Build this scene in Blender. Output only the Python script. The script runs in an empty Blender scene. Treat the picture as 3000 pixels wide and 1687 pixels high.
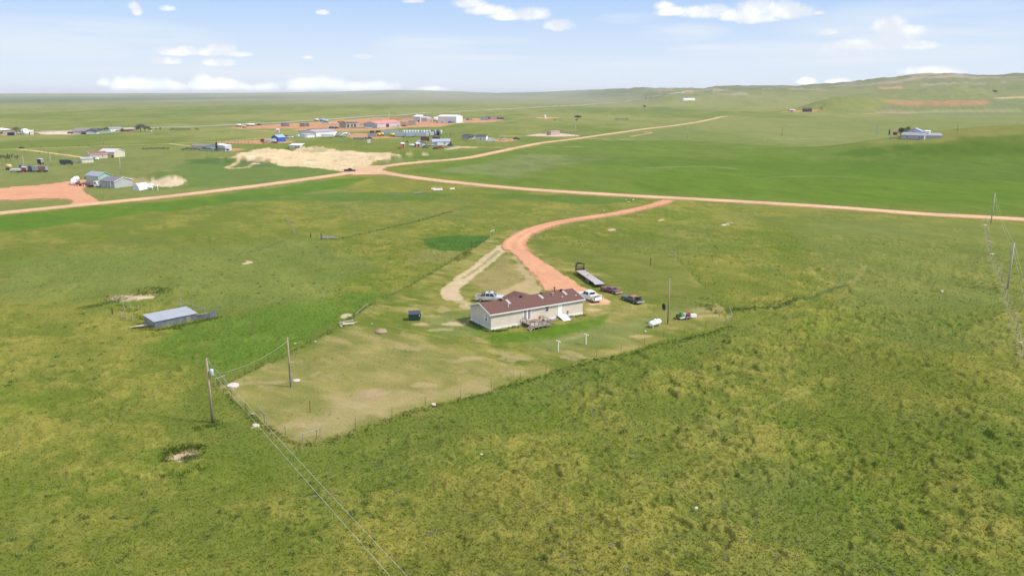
import bpy, bmesh, math, random
import numpy as np
from mathutils import Vector, Matrix
random.seed(7); rng = np.random.default_rng(7)
sc = bpy.context.scene
COL = sc.collection

# ---------------------------------------------------------------- camera, sky, sun, exposure
F, HY, CH = 2333.0, 272.0, 47.0          # focal length and horizon row in photo pixels (3000 wide), camera height
PT = math.atan((843.5-HY)/F)
cd = bpy.data.cameras.new('camera'); cam = bpy.data.objects.new('camera', cd); COL.objects.link(cam)
cam.location = (0, 0, CH); cam.rotation_euler = (math.pi/2-PT, 0, 0)
cd.sensor_width = 36; cd.lens = 36*F/3000; cd.clip_start = .5; cd.clip_end = 90000
sc.camera = cam
sc.view_settings.view_transform = 'Standard'; sc.view_settings.look = 'None'
sc.view_settings.gamma = 1; sc.view_settings.exposure = 0.55
SUN_EL, SUN_AZ = math.radians(50), math.radians(104)     # azimuth clockwise from +Y (the view direction)
sd = bpy.data.lights.new('sun', 'SUN'); sd.energy = 3.3; sd.angle = math.radians(8); sd.color = (1, .95, .87)
sun = bpy.data.objects.new('sun', sd); COL.objects.link(sun)
sv = Vector((math.cos(SUN_EL)*math.sin(SUN_AZ), math.cos(SUN_EL)*math.cos(SUN_AZ), math.sin(SUN_EL)))
sun.rotation_euler = sv.to_track_quat('Z', 'Y').to_euler(); sun.location = (0, 0, 200)
SKY_STRENGTH = 0.115
HAZE = 4.8e-5

def ray(px, py):
    x = (px-1500)/F; y = -(py-843.5)/F
    return np.array([x, math.cos(PT)+y*math.sin(PT), -math.sin(PT)+y*math.cos(PT)])

w = bpy.data.worlds.new('World'); sc.world = w; w.use_nodes = True
nt = w.node_tree; nt.nodes.clear()
def N(t, **k):
    n = nt.nodes.new(t)
    for a, b in k.items(): setattr(n, a, b)
    return n
def inp(n, i, v):
    if isinstance(v, (int, float, tuple)): n.inputs[i].default_value = v
    else: nt.links.new(v, n.inputs[i])
def mth(op, a, b=0.0, c=None, clamp=False):
    n = N('ShaderNodeMath', operation=op, use_clamp=clamp); inp(n, 0, a); inp(n, 1, b)
    if c is not None: inp(n, 2, c)
    return n.outputs[0]
def mixc(f, a, b):
    n = N('ShaderNodeMix', data_type='RGBA'); inp(n, 0, f); inp(n, 6, a); inp(n, 7, b); return n.outputs[2]
def smooth(v, a, b):
    n = N('ShaderNodeMapRange', interpolation_type='SMOOTHSTEP'); inp(n, 0, v); inp(n, 1, a); inp(n, 2, b); return n.outputs[0]
out = N('ShaderNodeOutputWorld'); bg = N('ShaderNodeBackground')
sky = N('ShaderNodeTexSky', sky_type='NISHITA'); sky.sun_disc = False
sky.sun_elevation = SUN_EL; sky.sun_rotation = SUN_AZ; sky.altitude = 1400; sky.air_density = 1.0; sky.dust_density = 0.6; sky.ozone_density = 1.6
tc = N('ShaderNodeTexCoord'); sep = N('ShaderNodeSeparateXYZ'); nt.links.new(tc.outputs['Generated'], sep.inputs[0])
X, Y, Z = sep.outputs
az = mth('MULTIPLY', mth('ARCTAN2', X, Y), 57.29578); el = mth('MULTIPLY', mth('ARCSINE', Z), 57.29578)
def noise(scale, detail=6, rough=.6, vec=None):
    n = N('ShaderNodeTexNoise'); n.inputs['Scale'].default_value = scale; n.inputs['Detail'].default_value = detail
    n.inputs['Roughness'].default_value = rough
    nt.links.new(vec or tc.outputs['Generated'], n.inputs['Vector']); return n.outputs['Fac']
n_c = mth('ADD', mth('MULTIPLY', noise(58, 9, .62), .62), mth('MULTIPLY', noise(21, 3, .5), .38)); n_f = noise(24, 5, .55)
comb = N('ShaderNodeCombineXYZ'); inp(comb, 0, mth('MULTIPLY', az, .05)); inp(comb, 1, mth('MULTIPLY', el, .5)); inp(comb, 2, 0.0)
n_s = noise(1.6, 6, .6, comb.outputs[0])
def cloud(cx, cy, hw, hh, flat=1.7):
    d = ray(cx, cy); a0 = math.degrees(math.atan2(d[0], d[1])); e0 = math.degrees(math.asin(d[2]/np.linalg.norm(d)))
    k = 57.3/F
    du = mth('MULTIPLY', mth('SUBTRACT', az, a0), 1/(hw*k))
    dv = mth('MULTIPLY', mth('SUBTRACT', el, e0), 1/(hh*k))
    dv = mth('MAXIMUM', dv, mth('MULTIPLY', dv, -flat))
    r2 = mth('ADD', mth('MULTIPLY', du, du), mth('MULTIPLY', dv, dv))
    return mth('SUBTRACT', 1.0, r2), dv
CUM = [(355,260,30,18),(470,256,40,18),(600,258,40,20),(880,262,40,13),(980,256,45,16),(410,258,60,17),(470,262,72,15),(645,260,55,18),(690,266,50,11),(782,264,34,13),(930,256,85,17),(1030,263,60,13),(1110,262,55,14),(1270,268,45,8),
 (305,247,17,10),(505,155,50,13),(545,152,30,14),(483,182,40,12),(625,156,50,12),(652,148,36,16),(690,160,45,9),(645,186,38,13),(392,20,14,13),(402,36,12,14),(490,27,22,10),(945,38,18,8),(1062,168,26,8),
 (1375,12,50,18),(1430,32,60,18),(1490,48,55,18),(1555,45,55,22),(1640,78,40,20),(1945,22,28,14),(1965,38,42,14),(2060,42,60,19),(2090,30,40,16),(2160,48,50,20),(2230,32,75,26),(2300,36,70,28),(2220,55,60,20),
 (2605,80,42,22),(2640,95,50,18),(2560,135,100,17),(2610,122,55,20),(2680,137,60,13),(2432,143,18,12),(2425,97,22,10),(2362,243,27,12),(2455,243,32,9),(2715,210,62,15),(2760,212,55,9),(900,170,18,5),(1210,5,30,8),(2400,40,16,6)]
dens = None; base = None
for c in CUM:
    d, dv = cloud(c[0], c[1]-(3 if c[1] > 240 else 0), c[2]*1.12, c[3]*(1.5 if c[1] > 240 and c[0] < 1300 else 1.15))
    dens = d if dens is None else mth('MAXIMUM', dens, d)
mask = smooth(mth('ADD', dens, mth('MULTIPLY', mth('SUBTRACT', n_c, .5), 3.5)), -.3, 1.0)
mask = mth('MULTIPLY', mask, smooth(dens, -1.3, -.2))
CIR = [(1350,120,230,16),(1360,170,230,11),(1950,188,330,13),(2000,95,140,30),(2060,140,120,12),(200,110,420,60),(2750,70,420,70),(1240,150,160,60),(1840,55,110,16),(700,210,500,18),(2300,180,400,20),(2500,150,500,40)]
cir = None
for c in CIR:
    d, dv = cloud(*c, flat=1.0)
    d = mth('MAXIMUM', d, 0.0)
    cir = d if cir is None else mth('MAXIMUM', cir, d)
cir = mth('MULTIPLY', mth('MULTIPLY', cir, smooth(n_s, .26, .68)), .85)
# horizon veil: thin cirrostratus that whitens low sky
veil = smooth(el, 8.5, -0.8)
skyc = mixc(mth('MULTIPLY', veil, .86), mixc(.85, sky.outputs[0], (2.2, 3.5, 5.8, 1)), (5.1, 5.5, 5.85, 1))
lift = mixc(.02, skyc, (4.4, 5.0, 5.7, 1))
over = mth('MULTIPLY', smooth(el, 9.0, 28.0), mth('MULTIPLY', smooth(noise(3.2, 5, .55), .30, .62), .85))     # unseen broken cloud overhead, added to raise and whiten the ambient light
c1 = mixc(over, mixc(cir, lift, (5.1, 5.4, 5.8, 1)), (5.6, 5.7, 5.9, 1))
shade = mixc(smooth(n_f, .35, .65), (4.9, 5.2, 5.7, 1), (6.9, 6.9, 6.9, 1))
bri = N('ShaderNodeVectorMath', operation='SCALE'); nt.links.new(shade, bri.inputs[0]); inp(bri, 'Scale', mth('ADD', 1.0, mth('MULTIPLY', smooth(el, 1.6, .3), .45)))
c2 = mixc(mask, c1, bri.outputs[0])
nt.links.new(c2, bg.inputs[0]); bg.inputs[1].default_value = SKY_STRENGTH
nt.links.new(bg.outputs[0], out.inputs[0])

# ---------------------------------------------------------------- noise and terrain
_T = rng.random((256, 256))
def vn(x, y):
    x = np.asarray(x, float); y = np.asarray(y, float)
    xi = np.floor(x).astype(np.int64); yi = np.floor(y).astype(np.int64)
    fx = x-xi; fy = y-yi; fx = fx*fx*fx*(fx*(fx*6-15)+10); fy = fy*fy*fy*(fy*(fy*6-15)+10)
    x0 = xi & 255; x1 = (xi+1) & 255; y0 = yi & 255; y1 = (yi+1) & 255
    return (_T[x0, y0]*(1-fx)+_T[x1, y0]*fx)*(1-fy)+(_T[x0, y1]*(1-fx)+_T[x1, y1]*fx)*fy
def fbm(x, y, s, o=4, g=.5, ox=0.):
    x = np.asarray(x, float)/s+ox; y = np.asarray(y, float)/s+ox*1.7
    t = 0; a = 1; A = 0
    for i in range(o):
        t = t+a*vn(x, y); A += a; a *= g
        x, y = (x*.8-y*.6)*2.03+11.3, (x*.6+y*.8)*2.03+5.1
    return t/A
def ss(v, a, b):
    t = np.clip((v-a)/(b-a), 0, 1); return t*t*(3-2*t)
def gau(x, y, cx, cy, sx, sy, p=2):
    return np.exp(-(np.abs((x-cx)/sx)**p+np.abs((y-cy)/sy)**p))
_CX = np.array([0, 700, 850, 1000, 1150, 1330, 1450, 1600, 1760, 1880, 2000, 2060, 2100, 2200, 2330, 2420, 2500, 2560, 2605, 2650, 2705, 2790, 2860, 2930, 3000, 3300, 3800])
_CY = np.array([274, 273, 271, 269, 264.5, 268.5, 273, 270, 263, 260, 261.5, 264, 258, 256.5, 255, 252, 246, 240, 235, 231, 227, 226, 230, 230.5, 229, 228, 240])
def H(x, y):
    x = np.asarray(x, float); y = np.asarray(y, float)
    r = np.hypot(x, y)
    amp = .9*ss(r, 260, 700)+3.0*ss(r, 1000, 2600)
    z = (fbm(x, y, 170, 3)-.5)*amp*2
    z = z + 24*gau(x, y, 455, 640, 150, 62)*(1+.15*(fbm(x, y, 40, 3)-.5)) + 8*gau(x, y, 330, 610, 80, 50)
    # pit banks and spoil heaps
    for cx, cy, sx, sy, hh in HEAPS: z = z + hh*gau(x, y, cx, cy, sx, sy)
    # red-topped mesa
    e = ((x-1010)/260)**4+((y-1990)/85)**4
    z = z + 26*np.exp(-e)*(.75+.5*fbm(x, y, 120, 3, ox=3)) + 22*gau(x, y, 770, 1960, 90, 90) + 14*gau(x, y, 1450, 2050, 200, 120)
    # far hills
    fw = np.maximum(y, 1.)
    px = 1500+2403*x/fw
    crest = np.interp(px, _CX, _CY)
    right = ss(px, 1450, 2000)
    D = 15000-10400*right
    hc = 47+D*(272-crest)/2403*1.03
    hc = np.maximum(hc, 0)*(y > 0)
    t = ss(r/D, .42, 1.0)
    rough = (fbm(x, y, 260, 5, .55, ox=8)-.5)*.16
    rid = 1-np.abs(2*fbm(x, y*1.6, 520, 5, .6, ox=17)-1)
    z = z + (rid-.80)*40*right*ss(r/D, .45, .8)*(1-ss(r/D, 1.0, 1.15)*.6)
    z = z + hc*(t**1.5)*(1+rough*4*t*(1-t)) - ss(r/D, 1.03, 1.6)*hc*.7*t
    return z
HEAPS = []
def P(px, py, z=0.):
    d = ray(px, py)
    if d[2] > -0.0009:
        t = np.geomspace(400, 30000, 4000)
    else: t = np.geomspace(40, 40000, 4000)
    X_ = d[0]*t; Y_ = d[1]*t; Z_ = CH+d[2]*t
    f = Z_-H(X_, Y_)-z
    i = np.argmax(f < 0)
    if f[i] >= 0: i = len(t)-1
    a, b = t[max(i-1, 0)], t[i]
    for _ in range(18):
        m = (a+b)/2
        if CH+d[2]*m-float(H(d[0]*m, d[1]*m))-z < 0: b = m
        else: a = m
    return Vector((d[0]*b, d[1]*b, CH+d[2]*b))
def Pxy(l): return np.array([P(*p)[:2] for p in l])
def ground(x, y): return float(H(x, y))
def cr(pts, step):                       # Catmull-Rom through world points, resampled
    pts = np.array(pts, float); n = len(pts); o = []
    for i in range(n-1):
        p0 = pts[max(i-1, 0)]; p1 = pts[i]; p2 = pts[i+1]; p3 = pts[min(i+2, n-1)]
        k = max(2, int(np.linalg.norm(p2-p1)/step))
        for t in np.arange(k)/k:
            o.append(.5*((2*p1)+(p2-p0)*t+(2*p0-5*p1+4*p2-p3)*t*t+(3*p1-p0-3*p2+p3)*t**3))
    o.append(pts[-1]); return np.array(o)

_h0 = P(700, 450)
for px, py, sx, sy, hh in [(790,452,14,8,3.2),(830,450,12,7,3.0),(745,460,20,8,1.6),(892,441,22,7,3.2),(930,438,26,7,3.6),(960,441,22,7,3.0),(985,445,18,8,1.5),
   (742,467,10,5,2.2),(765,470,14,5,2.6),(790,474,12,5,2.0),(1120,470,20,8,2.6),(1150,465,18,7,3.2),(1095,478,14,6,2.0),(1183,447,13,7,4.2),(1240,452,16,6,3.0),(1200,450,12,6,2.5),
   (455,530,9,7,3.2),(490,526,10,6,3.6),(515,531,9,7,2.2),(640,462,50,10,3.4),(700,468,24,9,2.5),(1116,968,2.0,1.6,.5),(2128,657,4,3,.8),(400,858,13,1.2,1.1),(345,876,8,1.6,.9),(455,853,9,1.5,.6),(545,1315,3.5,.7,.8),
   (2360,318,60,20,1.5),(2200,270,0,0,0)]:
    if hh: q = P(px, py); HEAPS.append((q[0], q[1], sx, sy, hh))

# ---------------------------------------------------------------- ground colour: polygons and lines as they lie on the land
def sdpoly(x, y, pl):
    d = np.full(x.shape, 1e18); inside = np.zeros(x.shape, bool); n = len(pl)
    for i in range(n):
        ax, ay = pl[i]; bx, by = pl[(i+1) % n]
        ex, ey = bx-ax, by-ay; wx, wy = x-ax, y-ay
        t = np.clip((wx*ex+wy*ey)/(ex*ex+ey*ey+1e-9), 0, 1)
        d = np.minimum(d, (wx-ex*t)**2+(wy-ey*t)**2)
        c = ((ay > y) != (by > y)) & (x < (bx-ax)*(y-ay)/((by-ay)+1e-12)+ax)
        inside ^= c
    return np.where(inside, -1, 1)*np.sqrt(d)
def sdline(x, y, pl):
    d = np.full(x.shape, 1e18)
    for i in range(len(pl)-1):
        ax, ay = pl[i]; bx, by = pl[i+1]
        ex, ey = bx-ax, by-ay; wx, wy = x-ax, y-ay
        t = np.clip((wx*ex+wy*ey)/(ex*ex+ey*ey+1e-9), 0, 1)
        d = np.minimum(d, (wx-ex*t)**2+(wy-ey*t)**2)
    return np.sqrt(d)
PAINT = []
def pp(pts, col, feather=1.5, jit=1.0, a=1.0, scale=None, raw=False):     # painted area
    pl = pts if raw else Pxy(pts); PAINT.append(('p', pl, np.array(col), feather, jit, a, scale or max(feather, .6)*1.5, 0))
def pl_(pts, width, col, feather=1.0, jit=.6, a=1.0, raw=False):
    l = pts if raw else cr(Pxy(pts), 6); PAINT.append(('l', l, np.array(col), feather, jit, a, max(feather, .6)*1.6, width/2))
# colours are real-world albedos, save the right knoll's painted shade below
DRY=(.220,.205,.045); GRN=(.124,.148,.026); LUSH=(.085,.150,.010); BLU=(.120,.155,.045); DEEP=(.060,.085,.018); PALE=(.24,.24,.105)
TAN=(.46,.34,.19); PIT=(.55,.42,.26); RED=(.46,.225,.130); PINK=(.56,.32,.22); BRN=(.20,.13,.07); MOW=(.205,.190,.058); STRAW=(.36,.28,.13); GRAY=(.40,.38,.33)

def road_px(name): return ROADS[name]
ROADS = {
 'main_a': [(-60,633),(0,625),(120,613),(243,600.5),(360,589),(500,575.2),(630,560),(752,545),(880,528),(1000,511),(1050,504),(1100,505.5),(1180,516),(1252,526),(1380,540),(1500,551.5),(1620,560.5),(1752,568.5),(1880,576),(2000,582),(2200,593),(2446,608),(2700,627),(2850,635),(3000,643.5),(3080,648)],
 'upper': [(1060,500),(1116,489.5),(1194,479.3),(1291,471),(1369,463),(1427,452),(1500,436.5),(1539,428.7),(1587,419.5),(1675,409),(1713,403.8),(1791,392.6),(1888,379),(2000,365.6),(2078,351.6),(2117,342.9),(2144,341.3)],
 'drive': [(1956,588),(1930,598),(1897,606.5),(1850,617),(1803,626.5),(1710,639.5),(1648,650),(1590,664),(1548,680),(1518,699),(1505,716),(1512,733)],
}
WID = {'main_a': 8.6, 'upper': 8.0, 'drive': 5.6}
# broad fields first
pp([(-200,440),(700,425),(1000,560),(500,585),(-200,640)], (.17,.19,.06), 25, 15, .55)
pp([(1180,500),(1500,440),(2000,372),(2600,440),(3100,430),(3100,640),(2600,612),(2000,575),(1500,545)], (.105,.155,.024), 14, 12, .9)
pp([(1900,500),(2200,455),(2560,480),(2700,430),(3050,420),(3100,600),(2500,590),(1900,560)], (.090,.150,.016), 12, 14, .75)
pp([(1300,500),(1560,452),(1800,455),(1500,520)], (.16,.18,.07), 14, 14, .7)
pp([(2480,470),(2600,455),(2700,425),(3050,440),(3100,530),(2800,540),(2500,500)], (.08,.125,.022), 10, 10, .5)
pp([(0,455),(600,450),(1000,500),(600,555),(-100,600)], (.15,.165,.055), 20, 15, .5)
pp([(560,470),(700,462),(980,490),(1010,505),(760,540),(600,550),(400,560)], (.10,.155,.035), 8, 8, .8)
pp([(-80,640),(500,588),(1000,524),(1080,520),(1000,552),(700,590),(300,640),(-80,690)], (.075,.15,.016), 5, 6, .85)
pp([(640,575),(1000,565),(1230,562),(1330,570),(1250,590),(900,588),(640,590)], (.075,.14,.025), 4, 5, .75)
pp([(1000,465),(1400,440),(1500,432),(1440,458),(1200,478)], (.09,.14,.03), 5, 5, .6)
pp([(1400,568),(1700,572),(1900,583),(1750,600),(1600,590),(1420,580)], (.07,.135,.025), 3, 4, .7)
pp([(1240,700),(1300,690),(1440,690),(1425,715),(1372,735),(1300,738),(1250,728)], (.050,.115,.020), 2, 2, .95)
pp([(1240,738),(1370,742),(1330,765),(1210,770)], (.22,.19,.08), 4, 3, .45)
pp([(900,880),(1100,850),(1180,870),(1050,920),(920,960),(740,1080),(640,1110),(420,1010),(480,960),(660,930)], (.085,.150,.020), 6, 5, .8)
pp([(560,1110),(640,1125),(700,1250),(880,1320),(1260,1200),(1700,1075),(2100,960),(2350,905),(2300,960),(1700,1180),(1300,1330),(900,1460),(600,1390),(520,1250)], (.100,.135,.026), 6, 6, .5)
pp([(0,760),(900,700),(1100,780),(950,880),(600,900),(300,870),(0,880)], (.14,.175,.045), 10, 8, .55)
pp([(2300,660),(2700,640),(3000,660),(3000,900),(2500,900)], (.14,.165,.045), 10, 8, .5)
pp([(2560,330),(2620,295),(2900,292),(3050,300),(3050,340),(2600,338)], (.15,.17,.075), 15, 15, .8)
pp([(2590,300),(2640,294),(2760,297),(2890,291),(2895,306),(2800,312),(2700,308),(2610,306)], (.36,.19,.09), 10, 14, .75)
pp([(2560,328),(2590,322),(2680,326),(2680,331),(2570,332)], (.30,.20,.12), 9, 10, .7)
pp([(2910,286),(3050,284),(3050,291),(2930,290)], (.48,.36,.2), 12, 10, .9)
for q in [(2100,263),(2250,260),(2330,259),(2560,246),(2605,243),(2620,257),(2700,246),(2760,244),(2820,242),(2850,244),(2945,240),(2080,262),(1950,262),(2400,262),(2150,275)]:
    pp([(q[0]-26,q[1]+1),(q[0],q[1]-2.4),(q[0]+30,q[1]-1.5),(q[0]+22,q[1]+2.6),(q[0]-10,q[1]+3)], (.30,.24,.19) if q[0]!=2620 else (.46,.23,.14), 20, 60, .75)
pp([(2000,268),(2020,265),(2036,268),(2030,273),(2004,273)], (.40,.20,.13), 10, 20, .9)
pp([(2000,352),(2500,345),(3080,335),(3080,360),(2900,358),(2750,385),(2640,400),(2100,415),(1700,410)], (.170,.190,.062), 25, 20, .6)
pp([(2690,408),(2800,384),(2927,360),(3060,364),(3080,385),(2950,392),(2820,408),(2740,418)], (.18,.165,.05), 8, 10, .6)
pp([(2440,452),(2500,440),(2620,428),(2720,425),(2640,440),(2520,462)], (.055,.115,.012), 6, 8, .7); pp([(2620,432),(2760,412),(2900,396),(3070,392),(3070,450),(2900,458),(2700,455)], (.058,.105,.012), 7, 9, .65)  # weedy streak, then knoll face: green darkened to paint in its shade
pp([(2150,470),(2500,480),(2800,500),(2600,515),(2200,500)], (.075,.135,.012), 8, 10, .5); pp([(1650,450),(2000,462),(2200,480),(1900,490),(1640,475)], (.070,.125,.016), 8, 12, .5)
pp([(2350,1000),(2900,1010),(3050,1200),(2900,1500),(2500,1400)], (.095,.115,.016), 10, 8, .4); pp([(1300,1380),(1700,1400),(1900,1687),(1200,1687)], (.19,.165,.04), 8, 8, .35)
# worn and bare ground
YARD = [(642,1133),(720,1096),(796,1062),(863,1031),(925,1003),(1010,952),(1060,912),(1130,862),(1201,838),(1267,800),(1330,764),(1400,722),(1438,690),(1500,672),(1567,690),(1700,738),(1880,745),(1975,752),(2012,791),(2066,847),(2111,897),(2140,925),(2126,945),(2034,968),(1884,1012),(1628,1078),(1432,1141),(1320,1176),(1264,1180),(1100,1225),(939,1277),(888,1294),(783,1239),(720,1201),(680,1166)]
pp(YARD, MOW, .6, .6, .78); YWP = PAINT[-1][1]
pp([(650,1135),(863,1040),(1040,960),(1250,985),(1500,1075),(1432,1136),(1264,1175),(939,1272),(888,1288),(783,1235)], (.29,.235,.095), 5, 7, .36)
pp([(1000,1160),(1150,1140),(1400,1120),(1420,1140),(1264,1172),(1080,1222),(900,1262),(850,1250)], (.34,.265,.13), 4, 7, .55)
pp([(1055,1150),(1110,1140),(1150,1165),(1080,1185)], (.32,.21,.13), 3, 3, .6)
for (x, y, w_, h_) in [(1095,1150,50,9),(1010,1190,60,8),(1230,1130,60,8),(905,1240,50,7),(1190,1020,60,7),(1350,1050,60,8),(950,1100,50,6),(1500,1050,70,8),(1090,1210,60,7),(780,1120,60,7),(1480,1092,60,7),(1320,1085,40,6),(1700,1045,70,6),(2060,905,50,6)]:
    pp([(x-w_,y+2),(x-w_*.3,y-h_),(x+w_,y-h_*.6),(x+w_*.7,y+h_),(x-w_*.4,y+h_*.8)], (.38,.29,.16), 1.2, 3.4, .45)
pp([(1378,905),(1420,985),(1520,972),(1730,935),(1800,905),(1760,960),(1560,1005),(1440,1010),(1380,975)], (.085,.155,.015), 2.0, 1.6, .9)
pp([(1240,930),(1378,905),(1395,945),(1420,985),(1330,985),(1260,965)], (.15,.18,.055), 2.5, 2, .6)
pp([(1560,1000),(1750,960),(1900,930),(2000,880),(2080,870),(2000,930),(1750,1020),(1600,1040)], (.17,.19,.06), 4, 3, .7)
pp([(1560,690),(1700,735),(1880,742),(1980,750),(2112,895),(2000,905),(1840,860),(1790,800),(1640,770),(1560,720)], (.120,.140,.026), 5, 4, .75)
pp([(1390,830),(1450,760),(1490,740),(1560,815),(1590,850),(1430,868)], (.255,.205,.085), 3, 2.5, .8)
for (x, y, w_, h_, c) in [(1295,905,18,9,STRAW),(1238,950,26,6,TAN),(1330,950,30,5,(.5,.4,.27)),(1375,895,22,9,TAN),(1270,925,30,5,STRAW),(1385,940,14,4,TAN),(1735,910,30,6,TAN),(1290,965,40,6,STRAW),(1770,915,30,5,STRAW),(2060,925,45,5,STRAW),(1880,985,30,4,STRAW)]:
    pp([(x-w_,y+h_*.4),(x-w_*.2,y-h_),(x+w_,y-h_*.5),(x+w_*.8,y+h_*.6),(x-w_*.2,y+h_)], c, 1.0, 1.6, .7)
# drive apron: red widening towards the house, tan fan behind it
pp([(1478,714),(1524,700),(1546,733),(1586,764),(1636,795),(1672,818),(1700,838),(1735,865),(1745,880),(1700,885),(1640,850),(1600,852),(1573,820),(1540,780),(1503,745)], RED, .5, .7, 1)
pp([(1500,746),(1520,765),(1560,810),(1600,850),(1560,870),(1500,862),(1450,878),(1400,893),(1380,884),(1450,862),(1510,840),(1540,820)], TAN, 1.5, 2.4, .6)
pp([(1690,835),(1760,862),(1790,882),(1785,892),(1730,895),(1695,860)], (.58,.36,.22), .8, 1.2, .85)
# two-rut track
pl_([(1480,720),(1440,752),(1400,785),(1368,806),(1345,828),(1326,842),(1316,858),(1330,874)], 4.4, (.47,.355,.22), .6, .8, .9)
pl_([(1462,735),(1432,760),(1400,786),(1375,804),(1358,815)], 1.1, (.20,.21,.08), .5, .7, .75)
pp([(1302,852),(1338,834),(1345,848),(1338,866),(1385,884),(1370,896),(1330,890),(1306,872)], (.46,.35,.22), 1.5, 2.2, .6)
# red yard on the left, junction, pit
YARDL = [(-60,552),(0,550.5),(70,546.5),(136,540),(213,530),(250,526),(290,530),(300,545),(258,548),(243,554),(250,565),(268,575),(281,583),(291,591),(280,599),(230,604),(200,602),(211,595),(213,590),(205,586.5),(155,584),(0,589.5),(-60,592)]
pp(YARDL, RED, .8, .7, 1)
pp([(20,558),(130,550),(140,562),(60,572),(20,568)], (.42,.15,.08), 5, 4, .6)
PITP = [(665,463),(700,450),(735,441),(787,433),(815,438),(870,436),(905,430),(975,436),(985,441),(1040,444),(1140,447),(1160,452),(1205,457),(1175,462),(1145,461),(1097,470),(1078,484),(1105,488),(1140,489),(1118,498),(1126,506),(1060,512),(1000,511),(1010,502),(975,499),(890,489),(830,487),(790,475),(755,477),(700,466)]
pp(PITP, PIT, 1.5, 3, 1)
pp([(1010,502),(1000,499),(1050,489),(1116,485),(1150,484),(1120,499),(1180,512),(1060,514),(985,513)], RED, 1.5, 1.5, .95)
pp([(700,450),(800,445),(960,452),(1000,470),(960,478),(850,470),(760,455)], (.60,.45,.26), 8, 8, .6)
pp([(890,443),(930,437),(975,440),(985,446),(930,448),(890,448)], (.30,.26,.12), 3, 8, .75)
pp([(705,462),(760,458),(800,470),(830,482),(790,474),(740,466)], (.33,.22,.12), 2, 6, .75)
pp([(700,470),(760,472),(810,486),(760,492),(700,484)], (.10,.12,.05), 3, 4, .8)
pp([(1078,486),(1120,472),(1160,464),(1187,470),(1180,478),(1130,486)], (.15,.16,.06), 2, 3.5, .85)
pp([(1162,452),(1190,444),(1207,446),(1215,455),(1190,456)], (.42,.33,.17), 2, 4, .75); pp([(1222,452),(1245,447),(1262,452),(1250,456)], (.48,.38,.2), 2, 3.5, .8)
pp([(1165,456),(1230,460),(1290,466),(1240,464),(1180,460)], (.07,.13,.02), 3, 3, .8)
pl_([(700,466),(690,478),(678,486),(664,491),(690,494),(725,490)], 3.5, (.52,.38,.22), 1, 1.2, .9)
pl_([(745,478),(735,484),(730,488)], 2.5, STRAW, 1, 1, .8); pl_([(648,462),(652,476)], 3.5, STRAW, 1, 1.2, .8)
pp([(430,535),(445,528),(480,523),(520,519),(548,525),(540,540),(500,549),(455,545),(430,541)], (.58,.44,.30), 1.5, 2, .9)
pp([(385,520),(440,530),(435,545),(400,545),(350,530)], (.42,.30,.17), 1.5, 2, .6)
pp([(540,470),(610,458),(690,464),(690,476),(640,482),(560,480)], (.065,.115,.03), 4, 5, .8)
for _i in range(40):                                        # churned lumps and streaks in the pit
    cx_, cy_ = random.uniform(720, 1130), random.uniform(446, 490); w_ = random.uniform(8, 34)
    pp([(cx_-w_, cy_+1), (cx_-w_*.2, cy_-1.2), (cx_+w_, cy_-.6), (cx_+w_*.6, cy_+1.2)], random.choice([(.42,.31,.19),(.70,.56,.38),(.50,.37,.22),(.33,.26,.14)]), 2.5, 4.5, .8 if 700 < cx_ < 1130 and 448 < cy_ < 486 else 0)
# far worked ground
pp([(660,376),(800,365),(1010,352),(1100,345),(1220,346),(1330,349),(1420,347),(1475,351),(1440,358),(1340,361),(1290,372),(1200,374),(1140,379),(1077,383),(1000,384),(860,382),(880,376),(700,378)], RED, 6, 6, .92)
pp([(870,378),(1000,374),(1060,373),(1120,376),(1080,376.5),(930,379)], (.13,.15,.06), 4, 4, .8)
pp([(1010,400),(1040,391),(1080,391),(1130,400),(1180,404),(1080,408),(1030,405)], RED, 3, 3, .85)
pp([(626,417),(700,413),(772,410),(859,413),(860,418),(772,422),(640,420)], RED, 2.5, 2.5, .9)
pp([(677,434),(720,437),(700,442),(680,444)], (.5,.25,.15), 2, 2, .8)
pp([(1443,408),(1500,406),(1520,412),(1480,416),(1440,414)], RED, 2.5, 2, .85)
pp([(98,386),(215,385),(250,392),(215,394.5),(120,394)], (.60,.44,.36), 4, 4, .95); pp([(90,382),(230,382),(300,384),(220,386)], (.36,.32,.28), 6, 4, .5)
pp([(1535,398),(1575,393),(1640,391),(1690,396),(1700,399),(1640,400.5)], (.60,.42,.36), 2, 1, .95)
pp([(1560,346),(1600,343),(1640,346),(1600,348.5)], (.50,.25,.15), 6, 6, .9)
pp([(2285,327),(2320,326.5),(2400,321),(2420,322),(2360,329),(2300,329)], (.46,.22,.12), 6, 6, .85)
pp([(1300,437),(1340,429),(1400,432),(1390,435),(1350,434),(1310,440)], (.52,.38,.26), 2, 2, .8)
for (x, y, w_, h_) in [(385,873,74,9),(540,1335,50,14),(1116,969,18,6),(415,952,18,4),(2128,658,14,3),(1935,645,12,2),(1790,674,14,2),(725,770,18,4),(1010,925,18,6),(750,1250,10,4)]:
    pp([(x-w_,y+h_*.7),(x-w_*.1,y-h_),(x+w_,y-h_*.8),(x+w_*.8,y+h_*.2),(x-w_*.2,y+h_)], (.52,.38,.26), .5, .9, .85)
pp([(545,1340),(590,1336),(575,1350),(535,1352)], (.07,.10,.03), .5, .6, .9)
pp([(250,905),(340,878),(470,852),(480,862),(330,885),(260,915)], (.075,.115,.04), 2, 2, .7)
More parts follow.
